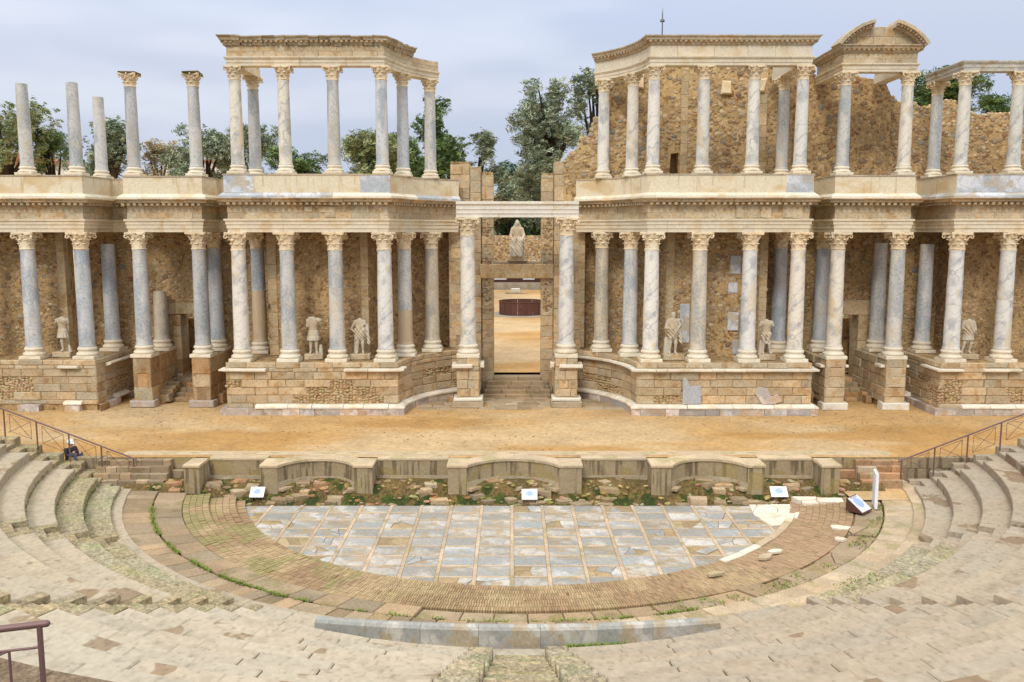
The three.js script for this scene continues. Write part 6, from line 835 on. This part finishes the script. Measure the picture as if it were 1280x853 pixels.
function tree(label, x, z, yb, H, puffs, dens, cols, leafS, o = {}) {
  const t = thing('tree', label, 'tree', 'trees behind the stage building', [x, yb, z]);
  const limb = (a, b, r0, r1) => { const A = new THREE.Vector3(...a), B = new THREE.Vector3(...b), Mid = A.clone().lerp(B, 0.5).add(new THREE.Vector3(rr(-0.3, 0.3), rr(0, 0.2), rr(-0.3, 0.3))); const g = new THREE.TubeGeometry(new THREE.QuadraticBezierCurve3(A, Mid, B), 6, 1, 7); const p = g.attributes.position; const cv = new THREE.QuadraticBezierCurve3(A, Mid, B); for (let i = 0; i < p.count; i++) { const k = Math.floor(i / 8) / 6; const c = cv.getPoint(k); const r = r0 + (r1 - r0) * k; p.setXYZ(i, c.x + (p.getX(i) - c.x) * r, c.y + (p.getY(i) - c.y) * r, c.z + (p.getZ(i) - c.z) * r); } g.computeVertexNormals(); return g; };
  const gs = [limb([0, 0, 0], [rr(-0.2, 0.2), H * 0.45, 0], H * 0.026, H * 0.018), limb([0, H * 0.42, 0], [rr(-0.3, 0.3), H * 0.82, 0], H * 0.018, H * 0.006)]; for (const b of puffs) gs.push(limb([0, Math.min(H * 0.6, Math.max(H * 0.2, b[1] - b[3] * 0.9)), 0], [b[0], b[1], b[2]], H * 0.011, H * 0.003)); mesh('trunk', mergeGeometries(gs), M.bark, t);
  const list = []; for (const b of puffs) { const R = [b[3], b[4] ?? b[3] * 0.8, b[3]]; const n = Math.round(dens * R[0] * R[1] * R[2] ** 0.6); for (let i = 0; i < n; i++) { const a = rnd() * 6.283, c = rnd() * 2 - 1, s = Math.sqrt(1 - c * c), r = Math.pow(rnd(), 0.45) * (0.9 + 0.25 * rnd()); const px = b[0] + R[0] * r * s * Math.cos(a), py = b[1] + R[1] * r * c, pz = b[2] + R[2] * r * s * Math.sin(a); if (fbm(px * 0.55 + x + 100, py * 0.55 + pz * 0.4 + 100, 3) < (o.gap ?? 0.43)) continue; list.push([px, py, pz]); } }
  const im = new THREE.InstancedMesh(leafGeos[Math.floor(rnd() * 3)], M.leaf, list.length); im.name = 'crown'; im.castShadow = im.receiveShadow = true; list.forEach((e, i) => { _q.setFromEuler(new THREE.Euler(rr(-0.6, 0.6), rnd() * 6.28, rr(-0.6, 0.6))); const s = leafS * rr(0.7, 1.35); _m.compose(new THREE.Vector3(...e), _q, new THREE.Vector3(s, s, s)); im.setMatrixAt(i, _m); const b = rr(1.3, 2.4); im.setColorAt(i, _c.setRGB(...pick(cols).map(v => v * b))); }); stuff(im); t.add(im); return t;
}
const cOlive = [[0.15, 0.17, 0.075], [0.11, 0.14, 0.055], [0.19, 0.20, 0.10]], cPine = [[0.07, 0.11, 0.035], [0.10, 0.14, 0.04], [0.05, 0.085, 0.03]], cEuc = [[0.14, 0.17, 0.11], [0.11, 0.14, 0.09], [0.19, 0.21, 0.14]], cBrown = [[0.22, 0.18, 0.11], [0.17, 0.16, 0.09], [0.26, 0.21, 0.13]], cBlue = [[0.10, 0.15, 0.13], [0.13, 0.18, 0.16], [0.08, 0.12, 0.10]];
// at D metres one picture unit of the photograph is D/1090 m; trees are set where they stand behind the building
const TR = (label, D, uc, wpx, vt, vb, cols, n, o = {}) => { const k = D / 1090 * 1.0; const x = (uc - 640) * k * 1.0, top = EYE + (288.5 - vt) * k, bot = EYE + (288.5 - vb) * k, yb = o.yb ?? (D > 119 ? 7.6 : D > 45.6 ? 0.9 : 0); const w = wpx * 1.22 * k / 2, h = (top - bot) / 2; const puffs = []; const seed = mulberry(Math.round(uc * 7 + vt)); for (let i = 0; i < n; i++) { const t = (i + 0.5) / n; const yy = bot + (top - bot) * (o.cone ? t : 0.12 + 0.80 * seed()) - yb; const rel = (yy + yb - (top + bot) / 2) / h; const wid = o.cone ? w * (1.05 - t * 0.85) : w * Math.sqrt(Math.max(0.12, 1 - rel * rel)); const ang = seed() * 6.28, rd = Math.sqrt(seed()) * 0.75; const r = (o.pr || 0.52) * Math.min(w, h * 1.2) * (0.7 + 0.6 * seed()) * (o.cone ? (1.1 - t * 0.6) : 1); puffs.push([Math.cos(ang) * rd * wid, Math.min(yy, top - yb - r * 0.7), Math.sin(ang) * rd * w * 0.8, r, r * (o.fl || 0.72)]); } return tree(label, x, -D, yb, top - yb, puffs, o.dens || 60, cols, o.leaf || 0.34, o); };
TR('broad dark green pine behind the bare upper shafts', 82, 18, 118, 130, 235, cOlive, 14, { gap: 0.47 }); TR('dark green pine between the two bare corner shafts', 86, 78, 60, 165, 240, cPine, 9); TR('grey green olive tree beside the shorter bare shaft', 88, 148, 52, 140, 245, cEuc, 10, { gap: 0.44 }); TR('thin brownish tree between the two mossy-capital columns', 92, 205, 56, 176, 245, cBrown, 9, { dens: 36, gap: 0.42 }); TR('round grey green tree behind the mossy-capital column', 84, 262, 74, 150, 245, cEuc, 13);
TR('small dark tree between the open colonnade columns', 90, 372, 72, 178, 240, cPine, 11, { dens: 60, fl: 0.6 }); TR('bright green tree behind the open colonnade corner', 84, 472, 74, 166, 245, cOlive, 11); TR('tall tapering tree behind the inner end of the open colonnade', 88, 548, 80, 122, 250, cPine, 16, { cone: true }); TR('loose green tree beside the ruined jamb top', 92, 598, 56, 160, 245, cEuc, 9, { gap: 0.43 });
TR('tall dense tree beside the ruined rubble wall edge', 80, 688, 78, 102, 290, cEuc, 20, { dens: 46 }); TR('tree leaning behind the ruined sloping wall edge', 88, 742, 62, 92, 200, cEuc, 12, { gap: 0.43 }); TR('small bluish tree seen over the central gap', 128, 636, 44, 204, 290, cBlue, 9, { leaf: 0.6 }); TR('round grey green bush seen over the white lintel', 122, 668, 62, 222, 290, cEuc, 9, { leaf: 0.6 }); TR('brownish bush low behind the white lintel', 124, 622, 46, 240, 290, cBrown, 7, { leaf: 0.55 });
TR('pine crown showing between pediment and grey beam', 84, 1172, 74, 92, 180, cPine, 11, { gap: 0.42 }); TR('small pine tuft above the ragged wall', 90, 1222, 40, 124, 180, cPine, 6); TR('pine crown at the end of the ragged wall', 88, 1272, 90, 122, 190, cPine, 11);
TR('dark shrub on the lawn seen under the white lintel', 134, 615, 90, 262, 296, cPine, 10, { leaf: 0.6, yb: 7.6 }); TR('dark shrub on the lawn right behind the seated statue', 136, 672, 90, 260, 296, cPine, 10, { leaf: 0.6, yb: 7.6 });
TR('leafy bush seen through the doorway with the broken stub', 58, 232, 60, 385, 452, cOlive, 6, { leaf: 0.3, dens: 60 }); TR('leafy bush seen through the doorway under the pediment', 58, 1062, 60, 388, 452, cPine, 6, { leaf: 0.3, dens: 60 });
TR('low grey green tree behind the beam-end column', 96, 320, 60, 160, 245, cEuc, 9); TR('dark low pine at the foot of the open colonnade', 98, 505, 70, 172, 250, cPine, 10); TR('grey green tree between bare shafts and mossy columns', 100, 112, 60, 165, 250, cEuc, 9);
// houses behind the trees
function house(label, x, z, yb, w, h, d, roof) { const H = thing('house', label, 'house', 'houses behind the trees', [x, yb, z]); mesh('wall', chBox(-w / 2, w / 2, 0, h, -d / 2, d / 2, 0.03), M.houseWall, H); const s = new THREE.Shape([new THREE.Vector2(-w / 2 - 0.4, h), new THREE.Vector2(w / 2 + 0.4, h), new THREE.Vector2(0, h + roof)]); const g = new THREE.ExtrudeGeometry(s, { depth: d + 0.6, bevelEnabled: false }); g.translate(0, 0.004, -d / 2 - 0.3); mesh('roof', boxUV(g), M.roofTile, H); for (let i = 0; i < 3; i++) { const wx = (i - 1) * w * 0.3; const wn = mesh('window', chBox(wx - 0.5, wx + 0.5, h - 2.2, h - 0.9, d / 2 - 0.02, d / 2 + 0.06, 0.02), M.panel, H); mesh('pane', chBox(wx - 0.4, wx + 0.4, h - 2.1, h - 1.0, d / 2 + 0.061, d / 2 + 0.075, 0.002), M.dark, wn); } }
house('white house behind the mossy-capital columns', -41, -118, 0.9, 8, 16.2, 8, 0.5); house('white house with red tiled roof behind the dark pines', -60, -112, 0.9, 12, 15.4, 8, 1.5);
// ------------------------------------------------------------------ the seated visitor behind the end of the seats
{
  const P = thing('person', 'person in white cap and dark jacket sitting behind the seat ends, holding a black camera', 'person', null, [-16.62, -0.33, -31.98], 1.1);
  const f = p => { let d = ellD(p, [0, 0.16, 0], [0.19, 0.13, 0.15]); d = smin(d, capD(p, [0, 0.2, 0], [0, 0.52, 0.03], 0.14, 0.16), 0.08); d = smin(d, capD(p, [-0.17, 0.56, 0.03], [0.17, 0.56, 0.03], 0.075, 0.075), 0.06); d = smin(d, capD(p, [0, 0.58, 0.03], [0, 0.68, 0.05], 0.05, 0.05), 0.03); d = headF(p, d, [0, 0.77, 0.07], true, false); for (const s of [-1, 1]) { d = smin(d, capD(p, [s * 0.10, 0.12, 0.05], [s * 0.13, 0.40, 0.42], 0.10, 0.075), 0.05); d = smin(d, capD(p, [s * 0.13, 0.40, 0.42], [s * 0.13, 0.07, 0.62], 0.07, 0.045), 0.03); d = smin(d, capD(p, [s * 0.13, 0.05, 0.60], [s * 0.14, 0.035, 0.76], 0.045, 0.035), 0.03); d = smin(d, capD(p, [s * 0.21, 0.55, 0.03], [s * 0.25, 0.33, 0.14], 0.06, 0.048), 0.03); d = smin(d, capD(p, [s * 0.25, 0.33, 0.14], [s * 0.09, 0.46, 0.30], 0.045, 0.034), 0.03); d = smin(d, ellD(p, [s * 0.075, 0.47, 0.33], [0.03, 0.045, 0.035]), 0.02); for (let k = 0; k < 4; k++) d = smin(d, capD(p, [s * 0.07, 0.445 + k * 0.018, 0.35], [s * 0.035, 0.445 + k * 0.018, 0.385], 0.009, 0.008), 0.006); d = smin(d, capD(p, [s * 0.07, 0.51, 0.33], [s * 0.05, 0.53, 0.36], 0.010, 0.009), 0.006); } return d; };
  const g = meshField(f, 0.95, 0.45, 88); const p = g.attributes.position, c = new Float32Array(p.count * 3); for (let i = 0; i < p.count; i++) { const x = p.getX(i), y = p.getY(i), z = p.getZ(i); const skin = (y > 0.63 && y < 0.92) || (z > 0.29 && y > 0.42 && y < 0.56 && Math.abs(x) < 0.11); const k = skin ? (y > 0.80 && z < 0.09 ? [0.05, 0.03, 0.02] : [0.55, 0.32, 0.22]) : (y < 0.075 && z > 0.5) ? [0.05, 0.05, 0.05] : (z > 0.2 || y < 0.2) ? [0.06, 0.07, 0.11] : [0.025, 0.025, 0.03]; c.set(k, i * 3); } g.setAttribute('color', new THREE.BufferAttribute(c, 3)); mesh('body', g, std(1, 1, 1, null, { vc: true, rough: 0.8 }), P);
  const cap = new THREE.SphereGeometry(0.128, 20, 10, 0, 6.283, 0, 1.75); cap.scale(0.95, 0.9, 1.08); cap.translate(0, 0.815, 0.05); const br = new THREE.CylinderGeometry(0.11, 0.11, 0.014, 20, 1, false, -Math.PI / 2, Math.PI); br.scale(0.9, 1, 1.05); br.rotateX(0.22); br.translate(0, 0.80, 0.15); mesh('cap', mergeGeometries([cap, br]), std(0.82, 0.84, 0.90, null), P); const cam = chBox(-0.065, 0.065, 0.43, 0.53, 0.36, 0.43, 0.01); mesh('camera', cam, M.dark, P); }

scene.traverse(o => { if (o.isMesh) { o.castShadow = true; o.receiveShadow = true; } });
renderer.render(scene, camera);
